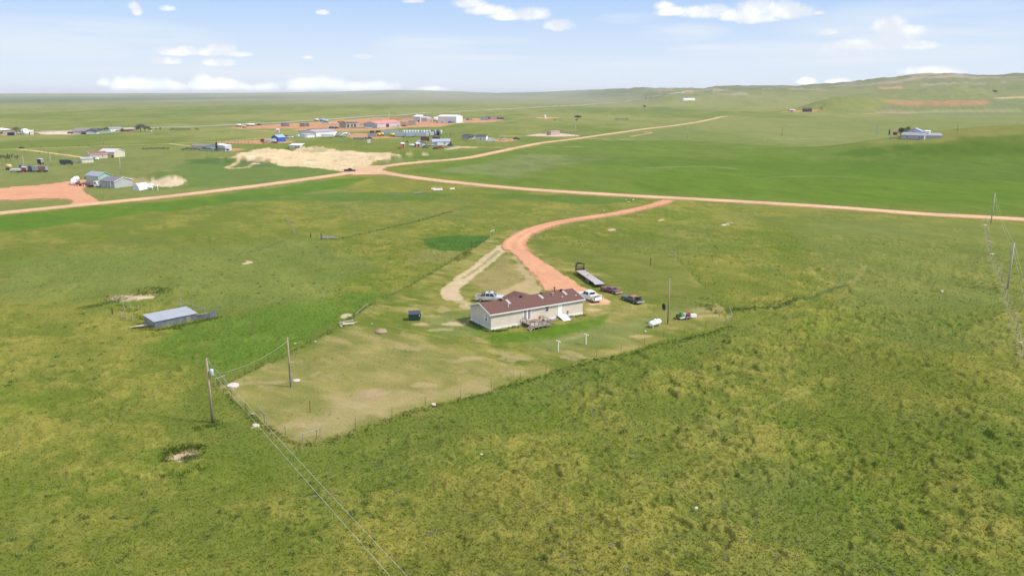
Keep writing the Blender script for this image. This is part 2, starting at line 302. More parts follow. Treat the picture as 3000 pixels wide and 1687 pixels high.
# thin tracks and lines in the grass
GT = (.42,.35,.14)
for pts, wd, c, a in [([(1560,470),(1700,466),(1850,470)],5,(.20,.21,.09),.5),([(1900,492),(2050,488),(2150,494)],5,(.20,.22,.10),.5),([(2250,520),(2400,516),(2520,522)],4,(.17,.21,.08),.5),([(2080,600),(2300,612),(2520,622)],3,(.20,.20,.07),.4),([(48,437),(126,445.4),(240.7,461.2)],4.5,(.56,.36,.18),1), ([(-60,441),(0,439),(48,436.7),(194,432),(330,427),(500,421.5),(636,415),(772,405)],4.5,GT,.9),
  ([(500,421.7),(530,425),(564,428)],4,(.5,.34,.2),.9), ([(1694,402.8),(1636,402),(1500,398),(1407,396)],4.5,(.46,.34,.18),.95),
  ([(1000,388),(1078,384),(1136,376),(1194,372),(1310,364.6),(1427,357),(1560,352)],5,(.42,.36,.18),.8), ([(1500,349),(1577,344.5),(1636,347)],5,(.46,.33,.2),.7),
  ([(1315,428),(1400,431),(1500,433)],3.5,(.48,.37,.2),.8), ([(1596,431),(1700,430),(1800,431)],3,(.42,.34,.17),.6), ([(2240,408),(2350,407.5),(2449,408)],3,(.40,.34,.16),.6),
  ([(1720,405),(1780,408.5),(1850,409)],3.5,GT,.7), ([(1888,387),(1908,389.5),(1895,392.5),(1850,400)],4,(.5,.33,.18),.9),
  ([(2540,333.5),(2700,330),(2860,326.8),(2980,325)],22,(.36,.32,.14),.4), ([(700,378),(760,383),(830,388),(870,389)],5,(.42,.35,.2),.6), ([(1830,346),(1900,345.5),(2060,345)],12,(.30,.30,.12),.35),
  ([(1150,1010),(1000,1060),(900,1100)],.01,GT,0), ([(2530,778),(2522,800),(2482,833),(2436,830),(2400,812),(2372,786)],1.6,(.26,.23,.08),.5),
  ([(2150,905),(2280,897),(2400,862),(2480,833)],1.5,(.06,.10,.03),.7), ([(2230,1205),(2290,1170),(2380,1140)],.6,(.28,.24,.09),.4), ([(700,745),(780,725),(830,705)],1.2,(.07,.10,.035),.55),
  ([(1005,697),(1100,676),(1225,648),(1320,620),(1400,600)],1.5,(.08,.11,.03),.35), ([(860,622),(960,605),(1060,588)],1.5,(.25,.22,.09),.45)]:
    if a: pl_(pts, wd, c, wd*.35, wd*.3, a)
# darker ungrazed strips along the fences
pl_([(655,1140),(720,1205),(790,1262),(888,1303),(960,1290),(1264,1190),(1432,1152),(1628,1090),(1884,1024),(2040,985),(2140,955),(2180,930)], 1.6, (.060,.100,.016), .8, 1.4, .22)
pl_([(632,1136),(720,1092),(800,1056),(925,994),(1010,945),(1060,905),(1130,855),(1201,832),(1300,776),(1400,718)], 1.4, (.070,.120,.018), .7, 1.2, .22)
pl_([(2887,646),(2901,741),(2920,791),(2941,843),(2951,884),(2976,957),(3000,1060)], 1.5, (.28,.25,.15), .7, 1.6, .3)
for k in ROADS:                                            # gravel shoulders under the road sheets
    pl_(ROADS[k], WID[k]+1.6, (.42,.24,.14), 1.3, 1.0, .85)

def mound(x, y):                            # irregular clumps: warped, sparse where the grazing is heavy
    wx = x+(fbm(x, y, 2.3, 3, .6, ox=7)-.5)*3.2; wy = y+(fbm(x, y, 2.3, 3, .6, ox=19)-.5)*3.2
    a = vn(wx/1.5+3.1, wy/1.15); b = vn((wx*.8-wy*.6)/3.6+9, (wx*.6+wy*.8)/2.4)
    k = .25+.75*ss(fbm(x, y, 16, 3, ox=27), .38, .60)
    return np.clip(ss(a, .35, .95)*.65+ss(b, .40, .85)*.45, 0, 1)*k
def base_col(x, y):
    r = np.hypot(x, y)
    n1 = fbm(x, y, 60, 4, ox=1); n2 = fbm(x, y, 14, 4, .55, ox=5); n3 = fbm(x, y, 3.2, 3, .6, ox=9)
    nb = fbm(x, y, 30, 4, ox=21); big = fbm(x, y*.45, 420, 4, ox=31); ns = fbm(x, y*.35, 110, 4, ox=41)
    near = 1-ss(r, 260, 620)
    ls = fbm(x*.7+y*.3, y*.55, 7, 3, .55, ox=91)
    md0 = fbm(x*.8+y*.6, (y*.8-x*.6)*.5, 9, 5, .68, ox=44)
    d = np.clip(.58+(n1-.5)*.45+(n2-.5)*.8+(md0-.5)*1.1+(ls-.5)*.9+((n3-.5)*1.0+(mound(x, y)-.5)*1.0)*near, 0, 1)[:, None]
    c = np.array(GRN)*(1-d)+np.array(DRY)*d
    b = (ss(nb, .54, .74)*.3)[:, None]; c = c*(1-b)+np.array(BLU)*.92*b
    l = (ss(fbm(x, y, 22, 4, ox=61), .58, .76)*.28)[:, None]; c = c*(1-l)+np.array(LUSH)*l
    k = (ss(n3, .60, .80)*.2*near*ss(fbm(x, y, 9, 3, ox=71), .42, .62))[:, None]; c = c*(1-k)+np.array(DEEP)*k
    # farther prairie: paler, in long bands
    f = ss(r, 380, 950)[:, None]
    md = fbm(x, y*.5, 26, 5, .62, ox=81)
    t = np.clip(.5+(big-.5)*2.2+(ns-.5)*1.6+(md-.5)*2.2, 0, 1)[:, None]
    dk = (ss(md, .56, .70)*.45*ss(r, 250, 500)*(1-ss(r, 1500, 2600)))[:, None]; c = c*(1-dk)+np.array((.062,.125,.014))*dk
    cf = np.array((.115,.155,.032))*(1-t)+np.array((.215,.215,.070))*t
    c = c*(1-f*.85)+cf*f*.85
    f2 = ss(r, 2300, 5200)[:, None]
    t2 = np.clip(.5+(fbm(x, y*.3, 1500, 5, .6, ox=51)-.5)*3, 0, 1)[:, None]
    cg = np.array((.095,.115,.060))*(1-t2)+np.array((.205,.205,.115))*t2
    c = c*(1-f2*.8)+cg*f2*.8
    hz = H(x, y); px = 1500+2403*x/np.maximum(y, 1.)
    br = (ss(fbm(x, y*2.2, 300, 5, .62, ox=101), .49, .60)*ss(px, 1800, 2050)*ss(r, 3300, 4000)*ss(hz, 45, 95)*(y > 0)*.8)[:, None]
    t3 = fbm(x, y, 90, 3, ox=111)[:, None]
    return c*(1-br)+(np.array((.30,.23,.17))*t3*1.6+np.array((.10,.10,.05))*(1-t3))*br
def gcol(x, y):
    x = np.asarray(x, float); y = np.asarray(y, float)
    c = base_col(x, y)
    for kind, g, col, fe, jit, a, scl, hw in PAINT:
        m = fe+jit+hw
        lo = g.min(0)-m; hi = g.max(0)+m
        idx = np.nonzero((x > lo[0]) & (x < hi[0]) & (y > lo[1]) & (y < hi[1]))[0]
        if len(idx) == 0: continue
        xs = x[idx]; ys = y[idx]
        s = sdpoly(xs, ys, g) if kind == 'p' else sdline(xs, ys, g)-hw
        s = s+(fbm(xs, ys, scl*2, 4, .6, ox=hw+2)-.5)*2*jit
        k = (1-ss(s, -fe*.5, fe*.5))*a
        if .9 < fe < 9: k = k*np.clip(.62+.9*(fbm(xs, ys, max(1.2, fe), 3, .6, ox=77)-.1), .45, 1)
        if g is YWP:
            q1 = fbm(xs*.6+ys*.8, (ys*.6-xs*.8)*.4, 2.6, 5, .62, ox=55)[:, None]; q2 = fbm(xs, ys, 13, 3, ox=56)[:, None]
            m = np.clip(.5+(q1-.5)*3.4+(q2-.5)*2.2, 0, 1); col = np.array((.110,.138,.022))*(1-m)+np.array((.230,.205,.058))*m
            w_ = (ss(q1[:, 0], .60, .74)*.5)[:, None]; col = col*(1-w_)+np.array((.36,.28,.13))*w_
        v = (.82+.36*fbm(xs, ys, 2.2+fe*.5, 3, .6, ox=13))[:, None] if fe < 9 else (.70+.60*fbm(xs+ys*.3, ys*.45, 8, 5, .74, ox=13))[:, None]
        c[idx] = c[idx]*(1-k[:, None])+col*v*k[:, None]
    return c
YW = Pxy(YARD)
def tuss(x, y):                           # grass tussocks as relief
    r = np.hypot(x, y)
    a = (1-ss(r, 260, 420))
    t = (mound(x, y)-.3)*.62+(fbm(x, y, .8, 2, .6, ox=3)-.5)*.16+(fbm(x, y, 5.5, 2, .5, ox=8)-.5)*.5
    right = ss(x, -10, 20)*(1-ss(y, 150, 230))
    t = t*(.75+.6*right)
    return t*a
# ---------------------------------------------------------------- materials
MATS = {}
def mat(name, col, rough=.7, metal=0., var=.12, scale=1.2, attr=None, bump=0., bs=4., coat=0., detail=4):
    if name in MATS: return MATS[name]
    m = bpy.data.materials.new(name); m.use_nodes = True; MATS[name] = m
    t = m.node_tree; b = t.nodes['Principled BSDF']
    b.inputs['Roughness'].default_value = rough; b.inputs['Metallic'].default_value = metal
    if coat: b.inputs['Coat Weight'].default_value = coat
    tcn = t.nodes.new('ShaderNodeTexCoord')
    n = t.nodes.new('ShaderNodeTexNoise'); n.inputs['Scale'].default_value = scale; n.inputs['Detail'].default_value = detail; n.inputs['Roughness'].default_value = .65
    t.links.new(tcn.outputs['Object'], n.inputs['Vector'])
    mr = t.nodes.new('ShaderNodeMapRange'); mr.inputs[1].default_value = .25; mr.inputs[2].default_value = .75
    mr.inputs[3].default_value = 1-var; mr.inputs[4].default_value = 1+var
    t.links.new(n.outputs['Fac'], mr.inputs[0])
    mul = t.nodes.new('ShaderNodeVectorMath'); mul.operation = 'SCALE'
    if attr:
        an = t.nodes.new('ShaderNodeAttribute'); an.attribute_name = attr; t.links.new(an.outputs['Color'], mul.inputs[0])
    else: mul.inputs[0].default_value = col[:3]
    t.links.new(mr.outputs[0], mul.inputs['Scale']); t.links.new(mul.outputs[0], b.inputs['Base Color'])
    if bump:
        n2 = t.nodes.new('ShaderNodeTexNoise'); n2.inputs['Scale'].default_value = bs; n2.inputs['Detail'].default_value = 6
        t.links.new(tcn.outputs['Object'], n2.inputs['Vector'])
        bp = t.nodes.new('ShaderNodeBump'); bp.inputs['Strength'].default_value = bump; bp.inputs['Distance'].default_value = .15
        t.links.new(n2.outputs['Fac'], bp.inputs['Height']); t.links.new(bp.outputs[0], b.inputs['Normal'])
    return m
def ribmat(name, col, per=.3, axis=0, amt=.14, rough=.5, metal=0., var=.10):     # ribbed or grooved sheet
    m = mat(name, col, rough, metal, var, .6)
    t = m.node_tree; b = t.nodes['Principled BSDF']
    if 'rib' in t.nodes: return m
    tcn = t.nodes.new('ShaderNodeTexCoord'); sp = t.nodes.new('ShaderNodeSeparateXYZ'); t.links.new(tcn.outputs['Object'], sp.inputs[0])
    a = t.nodes.new('ShaderNodeMath'); a.name = 'rib'; a.operation = 'MULTIPLY'; t.links.new(sp.outputs[axis], a.inputs[0]); a.inputs[1].default_value = 2*math.pi/per
    s = t.nodes.new('ShaderNodeMath'); s.operation = 'SINE'; t.links.new(a.outputs[0], s.inputs[0])
    bp = t.nodes.new('ShaderNodeBump'); bp.inputs['Strength'].default_value = 1.; bp.inputs['Distance'].default_value = amt*per
    t.links.new(s.outputs[0], bp.inputs['Height']); t.links.new(bp.outputs[0], b.inputs['Normal'])
    return m

def link(name, me, parent=None, kind=None, label=None, cat=None, group=None):
    o = bpy.data.objects.new(name, me); COL.objects.link(o)
    if parent is not None: o.parent = parent
    if kind: o['kind'] = kind
    if label: o['label'] = label
    if cat: o['category'] = cat
    if group: o['group'] = group
    return o
def npmesh(name, co, quads=None, tris=None, col=None, smooth=False):
    me = bpy.data.meshes.new(name); me.vertices.add(len(co)); me.vertices.foreach_set('co', np.ascontiguousarray(co, np.float32).ravel())
    ls = []; st = []; n = 0
    if quads is not None and len(quads): ls.append(quads.ravel()); st.append(np.arange(len(quads))*4); n = len(quads)*4
    if tris is not None and len(tris): ls.append(tris.ravel()); st.append(np.arange(len(tris))*3+n)
    ls = np.concatenate(ls).astype(np.int32); st = np.concatenate(st).astype(np.int32)
    me.loops.add(len(ls)); me.loops.foreach_set('vertex_index', ls)
    me.polygons.add(len(st)); me.polygons.foreach_set('loop_start', st)
    if smooth: me.polygons.foreach_set('use_smooth', np.ones(len(st), bool))
    me.update(calc_edges=True)
    if col is not None:
        a = me.color_attributes.new('Col', 'FLOAT_COLOR', 'POINT')
        a.data.foreach_set('color', np.hstack([col, np.ones((len(col), 1))]).astype(np.float32).ravel())
    return me

# ---------------------------------------------------------------- ground: one sheet to the horizon, finer near the place
azs = np.radians(np.concatenate([np.arange(-180, -62, 3.0), np.arange(-62, -41, .22), np.arange(-41, 41.01, .062), np.arange(41.2, 62, .22), np.arange(63, 180, 3.0)]))
rr = list(CH/np.tan(np.radians(np.arange(37.5, 4.1, -.05))))
rr = [2, 10, 25, 42, 55]+rr
while rr[-1] < 46000: rr.append(rr[-1]*(1.0062 if rr[-1] < 2600 else 1.013))
rr = np.array(rr); NA, NR = len(azs), len(rr)
RR, AA = np.meshgrid(rr, azs, indexing='ij')
gx = (RR*np.sin(AA)).ravel(); gy = (RR*np.cos(AA)).ravel()
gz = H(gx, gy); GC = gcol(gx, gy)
bare = np.clip((GC[:, 0]-GC[:, 1]-.035)/.05, 0, 1)              # no tussocks on bare soil
inyard = sdpoly(gx, gy, YW) < 0
nearm = RR.ravel() < 420
gz[nearm] += (tuss(gx, gy)*(1-bare)*np.where(inyard, .22, 1))[nearm]
I = np.arange(NA*NR).reshape(NR, NA)
In = np.roll(I, -1, axis=1)
q = np.stack([I[:-1], In[:-1], In[1:], I[1:]], -1).reshape(-1, 4)[:, ::-1]
co = np.stack([gx, gy, gz], -1)
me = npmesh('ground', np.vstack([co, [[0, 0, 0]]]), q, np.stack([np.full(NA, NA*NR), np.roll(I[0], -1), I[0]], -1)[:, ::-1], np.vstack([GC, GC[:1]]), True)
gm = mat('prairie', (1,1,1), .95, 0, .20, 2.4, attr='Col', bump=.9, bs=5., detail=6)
gm.node_tree.nodes['Principled BSDF'].inputs['Specular IOR Level'].default_value = .02
me.materials.append(gm); ground_o = link('ground', me, kind='structure')

def lift(x, y): return .03+np.hypot(x, y)*.00045
GRAV = {}
def gravel(name, col, var=.16):
    m = mat(name, col, .95, 0, var, .55, bump=.5, bs=3., detail=8, attr='Col'); m['base'] = col; m.node_tree.nodes['Principled BSDF'].inputs['Specular IOR Level'].default_value = .1; return m
def strip(name, pts, width, m, mid=None, step=3., jit=.55, raw=False, bumpy=0.):
    c = cr(Pxy(pts) if not raw else pts, step); t = np.gradient(c, axis=0); t /= np.linalg.norm(t, axis=1)[:, None]
    nrm = np.stack([-t[:, 1], t[:, 0]], -1); s = np.arange(len(c))*step
    wv = width if hasattr(width, '__len__') else [width, width]
    W = np.interp(np.linspace(0, 1, len(c)), np.linspace(0, 1, len(wv)), wv)
    us = [-1, -.93, -.8, -.62, -.48, -.34, -.18, 0, .18, .34, .48, .62, .8, .93, 1]; V = []; CC = []
    for k, u in enumerate(us):
        off = nrm*(u*W/2)[:, None]
        if abs(u) > .9: off = off+nrm*(np.sign(u)*(fbm(s, s*0+u*9, 5., 3)-.5)*2*jit*(1 if abs(u) == 1 else .5))[:, None]
        tr = math.exp(-((abs(u)-.48)/.13)**2); ed = max(0, abs(u)-.7)/.3
        CC.append((1+.16*tr-.24*ed-.10*math.exp(-(u/.15)**2)+(fbm(s, s*0+u*3, 14., 5, .65)-.5)*.38)[:, None]*np.array([1, 1-.10*ed, 1-.14*ed]))
        p = c+off; V.append(np.stack([p[:, 0], p[:, 1], H(p[:, 0], p[:, 1])+lift(p[:, 0], p[:, 1])*(1 if abs(u) < 1 else .1)], -1))
    V = np.stack(V, 1); n, k = V.shape[:2]; I = np.arange(n*k).reshape(n, k)
    q = np.stack([I[:-1, :-1], I[1:, :-1], I[1:, 1:], I[:-1, 1:]], -1).reshape(-1, 4)
    me = npmesh(name, V.reshape(-1, 3), q[:, ::-1], None, np.stack(CC, 1).reshape(-1, 3)*np.array(m['base'])[None, :], True); me.materials.append(m)
    return link(name, me, kind='structure')
g_pink = gravel('pink gravel', (.52,.335,.205)); g_red = gravel('red gravel', (.51,.255,.145)); g_tan = gravel('tan dirt', (.60,.46,.31)); g_asph = gravel('pale asphalt', (.31,.30,.26), .06)
strip('gravel_road', ROADS['main_a'], WID['main_a'], g_pink)
strip('gravel_road', ROADS['upper'], WID['upper'], gravel('orange gravel', (.50,.34,.19)))
strip('driveway', ROADS['drive'], [5.0, 5.0, 5.0, 5.6, 6.5, 8.5], g_red, step=1.5)
strip('highway', [(-80,398),(109,387.5),(300,381),(446,375.5),(500,373.6),(694,365.6),(888,355.2),(1000,348),(1097,341),(1175,338.6),(1291,330),(1466,321),(1600,314),(1747,305),(1850,294),(1910,284),(1980,274.5),(2030,267.5)], 13, g_asph, step=12, jit=.3)
def pad(name, pts, m, jit=.6):
    pl = Pxy(pts); lo = pl.min(0)-1; hi = pl.max(0)+1
    fx = gx; fy = gy
    cand = (fx > lo[0]) & (fx < hi[0]) & (fy > lo[1]) & (fy < hi[1])
    ins = np.zeros(len(fx), bool); ii = np.nonzero(cand)[0]
    s = sdpoly(fx[ii], fy[ii], pl)+(fbm(fx[ii], fy[ii], 3, 3)-.5)*2*jit
    ins[ii] = s < 0
    qq = q[ins[q].all(1)]
    u, inv = np.unique(qq, return_inverse=True)
    v = co[u].copy(); v[:, 2] = H(v[:, 0], v[:, 1])+lift(v[:, 0], v[:, 1])*.8
    me = npmesh(name, v, inv.reshape(-1, 4), None, (.88+.24*fbm(v[:, 0], v[:, 1], 9, 5, .6, ox=66))[:, None]*np.array(m['base'])*np.stack([np.ones(len(v))]+[.93+.14*fbm(v[:, 0], v[:, 1]*2, 24, 3, ox=67)]*2, -1), True); me.materials.append(m)
    return link(name, me, kind='structure')
pad('driveway', [(1478,714),(1524,700),(1546,733),(1586,764),(1636,795),(1672,818),(1700,838),(1735,865),(1700,880),(1640,850),(1600,852),(1573,820),(1540,780),(1503,745)], g_red, .9)
pad('gravel_yard', YARDL, g_red)
pad('gravel_junction', [(1010,502),(1000,499),(1050,489),(1116,485),(1150,484),(1120,499),(1180,512),(1060,514),(985,513)], g_pink)
# ---------------------------------------------------------------- grass, weeds and low brush (countless: one object each)
def scatter_in_view(n, r0, r1, p=1.0):
    u = rng.random(n); r = r0*(r1/r0)**u; a = np.radians(rng.uniform(-39, 39, n))
    return r*np.sin(a), r*np.cos(a)
def tufts(name, x, y, hgt, wid, blades, lean, label, colmul=(1,1,1), colvar=.35, tint=None, tmix=0.):
    n = len(x); c = gcol(x, y)*np.array(colmul)
    if tint is not None: c = c*(1-tmix)+np.array(tint)*tmix
    c = c*(1+(rng.random((n, 1))-.5)*2*colvar)*(1+(rng.random((n, 3))-.5)*.12)
    z = H(x, y)+tuss(x, y)-.03
    V = []; C = []
    for b in range(blades):
        th = rng.uniform(0, 2*math.pi, n); hh = hgt*rng.uniform(.55, 1.15, n); ww = wid*rng.uniform(.6, 1.3, n)
        ox = rng.normal(0, .09, n)*hgt*3; oy = rng.normal(0, .09, n)*hgt*3
        dx, dy = np.cos(th)*ww/2, np.sin(th)*ww/2; lx = rng.normal(0, lean, n)*hh; ly = rng.normal(0, lean, n)*hh
        tri = np.stack([np.stack([x+ox-dx, y+oy-dy, z], -1), np.stack([x+ox+dx, y+oy+dy, z], -1), np.stack([x+ox+lx, y+oy+ly, z+hh], -1)], 1)
        V.append(tri); C.append(np.repeat(c[:, None, :], 3, 1))
    V = np.concatenate(V).reshape(-1, 3); C = np.concatenate(C).reshape(-1, 3)
    me = npmesh(name, V, None, np.arange(len(V)).reshape(-1, 3), np.clip(C, .01, .9))
    m = mat('grass blades', (1,1,1), .9, 0, .06, 1, attr='Col'); m.node_tree.nodes['Principled BSDF'].inputs['Specular IOR Level'].default_value = .02
    me.materials.append(m); return link(name, me, kind='stuff', label=label)
x, y = scatter_in_view(170000, 62, 290)
k = (sdpoly(x, y, YW) > .5) | (rng.random(len(x)) < .12); x, y = x[k], y[k]
cc = gcol(x, y); k = (cc[:, 0]-cc[:, 1] < .05)
dr = sdline(x, y, cr(Pxy(ROADS['main_a']), 8)); k &= dr > 6
x, y = x[k], y[k]
tufts('prairie_grass', x, y, .20, .11, 4, .7, 'short yellow green prairie grass covering the open ground', (1.25,1.28,1.0), .18)
# taller weeds along fence lines, banks and walls
WX = []; WY = []
for pts, wd, nn in [([(655,1140),(720,1205),(790,1262),(888,1303),(960,1290),(1264,1190),(1432,1152),(1628,1090),(1884,1024),(2040,985),(2140,955)],.9,3800),
   ([(632,1136),(720,1092),(800,1056),(925,994),(1010,945),(1060,905),(1201,836),(1300,776),(1400,718),(1436,692)],.8,2000),
   ([(255,900),(330,878),(400,864),(470,851),(482,858)],1.8,1600), ([(420,960),(454,970),(520,958),(580,944),(632,930)],1.3,1300), ([(350,890),(420,935),(440,960)],1.2,300),
   ([(1380,945),(1437,972),(1520,959),(1600,945)],.5,1000), ([(1640,936),(1708,924)],.5,350), ([(490,1325),(520,1317),(560,1312),(588,1310)],.8,900), ([(486,1350),(490,1330)],.8,300), ([(535,1345),(560,1337),(580,1333)],.5,350), ([(480,1390),(540,1384),(600,1366)],1.2,150),
   ([(2040,870),(2100,915),(2150,905),(2230,900),(2330,880)],2.2,1500), ([(1005,697),(1100,676),(1225,648),(1320,620)],1.2,900), ([(1340,765),(1365,750),(1372,742)],1.5,500), ([(580,1250),(640,1245),(625,1235)],1.0,300)]:
    nn = int(nn*(.16 if nn > 1700 else .3)); l = cr(Pxy(pts), 1.0); i = rng.integers(0, len(l), nn)
    WX.append(l[i, 0]+rng.normal(0, wd*.5, nn)); WY.append(l[i, 1]+rng.normal(0, wd*.5, nn))
WX = np.concatenate(WX); WY = np.concatenate(WY)
tufts('tall_weeds', WX, WY, .36, .14, 5, .5, 'dark green tall weeds along the fences and banks', (1.1,1.15,.9), .3, (.085,.14,.03), .45)
# low grey-green brush in the near pasture
def brush(name, x, y, size, label, cols, leaves=26):
    n = len(x); z = H(x, y)+tuss(x, y); V = []; C = []
    s = size*rng.uniform(.5, 1.3, n); base = np.array(cols)[rng.integers(0, len(cols), n)]
    for b in range(leaves):
        d = rng.normal(size=(n, 3)); d /= np.linalg.norm(d, axis=1)[:, None]; d[:, 2] = abs(d[:, 2])*.75+.05
        c = np.stack([x, y, z], -1)+d*(s*rng.uniform(.45, 1., n))[:, None]
        a = rng.normal(size=(n, 3)); a /= np.linalg.norm(a, axis=1)[:, None]; b2 = np.cross(a, rng.normal(size=(n, 3))); b2 /= np.linalg.norm(b2, axis=1)[:, None]
        w_ = (s*.30)[:, None]
        V.append(np.stack([c-a*w_*.5, c+a*w_*.5, c+b2*w_], 1)); C.append(np.repeat((base*(rng.uniform(.6, 1.45, (n, 1))))[:, None, :], 3, 1))
    V = np.concatenate(V).reshape(-1, 3); C = np.concatenate(C).reshape(-1, 3)
    me = npmesh(name, V, None, np.arange(len(V)).reshape(-1, 3), C); me.materials.append(mat('grass blades', (1,1,1)))
    return link(name, me, kind='stuff', label=label)
x, y = scatter_in_view(1700, 66, 190)
k = (fbm(x, y, 18, 3, ox=4) > .48) & (sdpoly(x, y, YW) > 3) & (x > -25); x, y = x[k], y[k]
brush('sagebrush', x, y, .36, 'low grey green sagebrush dotted over the near pasture', [(.17,.19,.12),(.22,.22,.17),(.10,.12,.05),(.20,.18,.14)])
x, y = scatter_in_view(1500, 66, 260); k = (sdpoly(x, y, YW) > 3) & (fbm(x, y, 26, 3, ox=14) > .5); x, y = x[k], y[k]
brush('weed_clumps', x, y, .42, 'dark green weed clumps scattered in the prairie grass', [(.07,.11,.03),(.09,.13,.035)], 34)

# ---------------------------------------------------------------- shape tools
class MB:
    def __init__(s): s.v = []; s.f = []; s.sm = False
    def add(s, v, f):
        n = len(s.v); s.v += [tuple(p) for p in v]; s.f += [tuple(i+n for i in q) for q in f]; return s
    def box(s, x0, x1, y0, y1, z0, z1):
        return s.add([(x0,y0,z0),(x1,y0,z0),(x1,y1,z0),(x0,y1,z0),(x0,y0,z1),(x1,y0,z1),(x1,y1,z1),(x0,y1,z1)],
                     [(0,3,2,1),(4,5,6,7),(0,1,5,4),(1,2,6,5),(2,3,7,6),(3,0,4,7)])
    def beam(s, a, b, w, h=None, up=(0,0,1)):
        a = Vector(a); b = Vector(b); h = h or w; d = (b-a).normalized(); up = Vector(up)
        if abs(d.dot(up)) > .98: up = Vector((1,0,0))
        r = d.cross(up).normalized()*w/2; u = r.cross(d).normalized()*h/2
        v = [a-r-u, a+r-u, a+r+u, a-r+u, b-r-u, b+r-u, b+r+u, b-r+u]
        return s.add(v, [(0,1,2,3),(7,6,5,4),(0,4,5,1),(1,5,6,2),(2,6,7,3),(3,7,4,0)])
    def tube(s, a, b, r0, r1=None, n=8, cap=True):
        a = Vector(a); b = Vector(b); r1 = r0 if r1 is None else r1; d = (b-a).normalized()
        up = Vector((0,0,1)) if abs(d.z) < .9 else Vector((1,0,0)); p = d.cross(up).normalized(); q_ = p.cross(d).normalized()
        v = []
        for c, r in ((a, r0), (b, r1)):
            for i in range(n): t = 2*math.pi*i/n; v.append(c+p*math.cos(t)*r+q_*math.sin(t)*r)
        f = [(i, n+i, n+(i+1) % n, (i+1) % n) for i in range(n)]
        if cap: f += [tuple(range(n)), tuple(range(2*n-1, n-1, -1))]
        return s.add(v, f)
    def rev(s, prof, axis='z', c=(0,0,0), n=16):           # prof: list of (r, h)
        v = []; c = Vector(c)
        for r, h in prof:
            for i in range(n):
                t = 2*math.pi*i/n; a, b = r*math.cos(t), r*math.sin(t)
                v.append(c+Vector({'z': (a,b,h), 'x': (h,a,b), 'y': (a,h,b)}[axis]))
        f = []
        for k in range(len(prof)-1):
            for i in range(n): f.append((k*n+i, k*n+(i+1) % n, (k+1)*n+(i+1) % n, (k+1)*n+i))
        f += [tuple(range(n))[::-1], tuple(range((len(prof)-1)*n, len(prof)*n))]
        return s.add(v, f)
    def loft(s, rings):
        n = len(rings[0]); v = [p for r in rings for p in r]; f = []
        for k in range(len(rings)-1):
            for i in range(n): f.append((k*n+i, k*n+(i+1) % n, (k+1)*n+(i+1) % n, (k+1)*n+i))
        f += [tuple(range(n))[::-1], tuple(range((len(rings)-1)*n, len(rings)*n))]
        return s.add(v, f)
    def quad(s, *p): return s.add(p, [tuple(range(len(p)))])
    def slab(s, pts, t):                                     # quad thickened downward by t
        lo = [(p[0], p[1], p[2]-t) for p in pts]; n = len(pts)
        return s.add(list(pts)+lo, [tuple(range(n)), tuple(range(2*n-1, n-1, -1))]+[(i, i+n, (i+1) % n+n, (i+1) % n) for i in range(n)])
    def o(s, name, m, parent, smooth=False, label=None, bevel=0, kind=None):
        me = bpy.data.meshes.new(name); me.from_pydata(s.v, [], s.f)
        bm = bmesh.new(); bm.from_mesh(me); bmesh.ops.recalc_face_normals(bm, faces=bm.faces[:])
        if bevel: bmesh.ops.bevel(bm, geom=bm.edges[:], offset=bevel, segments=1, affect='EDGES')
        bm.to_mesh(me); bm.free()
        if smooth: me.polygons.foreach_set('use_smooth', [True]*len(me.polygons))
        me.materials.append(m); return link(name, me, parent, kind, label)
def T(name, label, cat, loc, rz=0., group=None, sc_=1.):
    o = bpy.data.objects.new(name, None); COL.objects.link(o); o.empty_display_size = .5
    o.location = loc; o.rotation_euler = (0, 0, rz); o['label'] = label; o['category'] = cat
    if group: o['group'] = group
    if sc_ != 1: o.scale = (sc_,)*3
    return o
def dup(root, loc, rz, label=None, group=None, s=None):
    c = root.copy(); COL.objects.link(c); c.location = loc; c.rotation_euler = (0, 0, rz)
    if s: c.scale = (s,)*3 if not hasattr(s, '__len__') else s
    if label: c['label'] = label
    if group: c['group'] = group
    for ch in list(root.children):
        d = ch.copy(); COL.objects.link(d); d.parent = c
        for g in list(ch.children):
            e = g.copy(); COL.objects.link(e); e.parent = d
    return c
# common materials
def C(name, col, rough=.6, metal=0., var=.10, scale=1.5, **k): return mat(name, col, rough, metal, var, scale, **k)
white = C('white paint', (.78,.78,.76), .55); offw = C('off white', (.70,.69,.66)); dark = C('dark', (.02,.02,.022), .5); blackp = C('black paint', (.018,.018,.02), .35)
glass = C('dark glass', (.025,.03,.04), .08, var=.3); tyre = C('tyre', (.02,.02,.02), .85); rimm = C('rim', (.45,.45,.46), .35, .6); chrome = C('chrome', (.75,.75,.76), .22, .7)
wood = C('weathered wood', (.30,.25,.20), .85, var=.25, scale=3); woodg = C('grey wood', (.29,.27,.245), .85, var=.25, scale=3); polew = C('pole wood', (.33,.25,.17), .85, var=.2, scale=2)
steel = C('galvanised', (.42,.44,.46), .45, .5, .2); tpost = C('steel post', (.05,.055,.045), .7); wirem = C('wire', (.30,.30,.29), .5, .4); redl = C('red lamp', (.35,.02,.02), .3)
def G3(p): return P(*p)
def dist(a, b): return (Vector(a)-Vector(b)).length
def heading(a, b): return math.atan2(b[1]-a[1], b[0]-a[0])

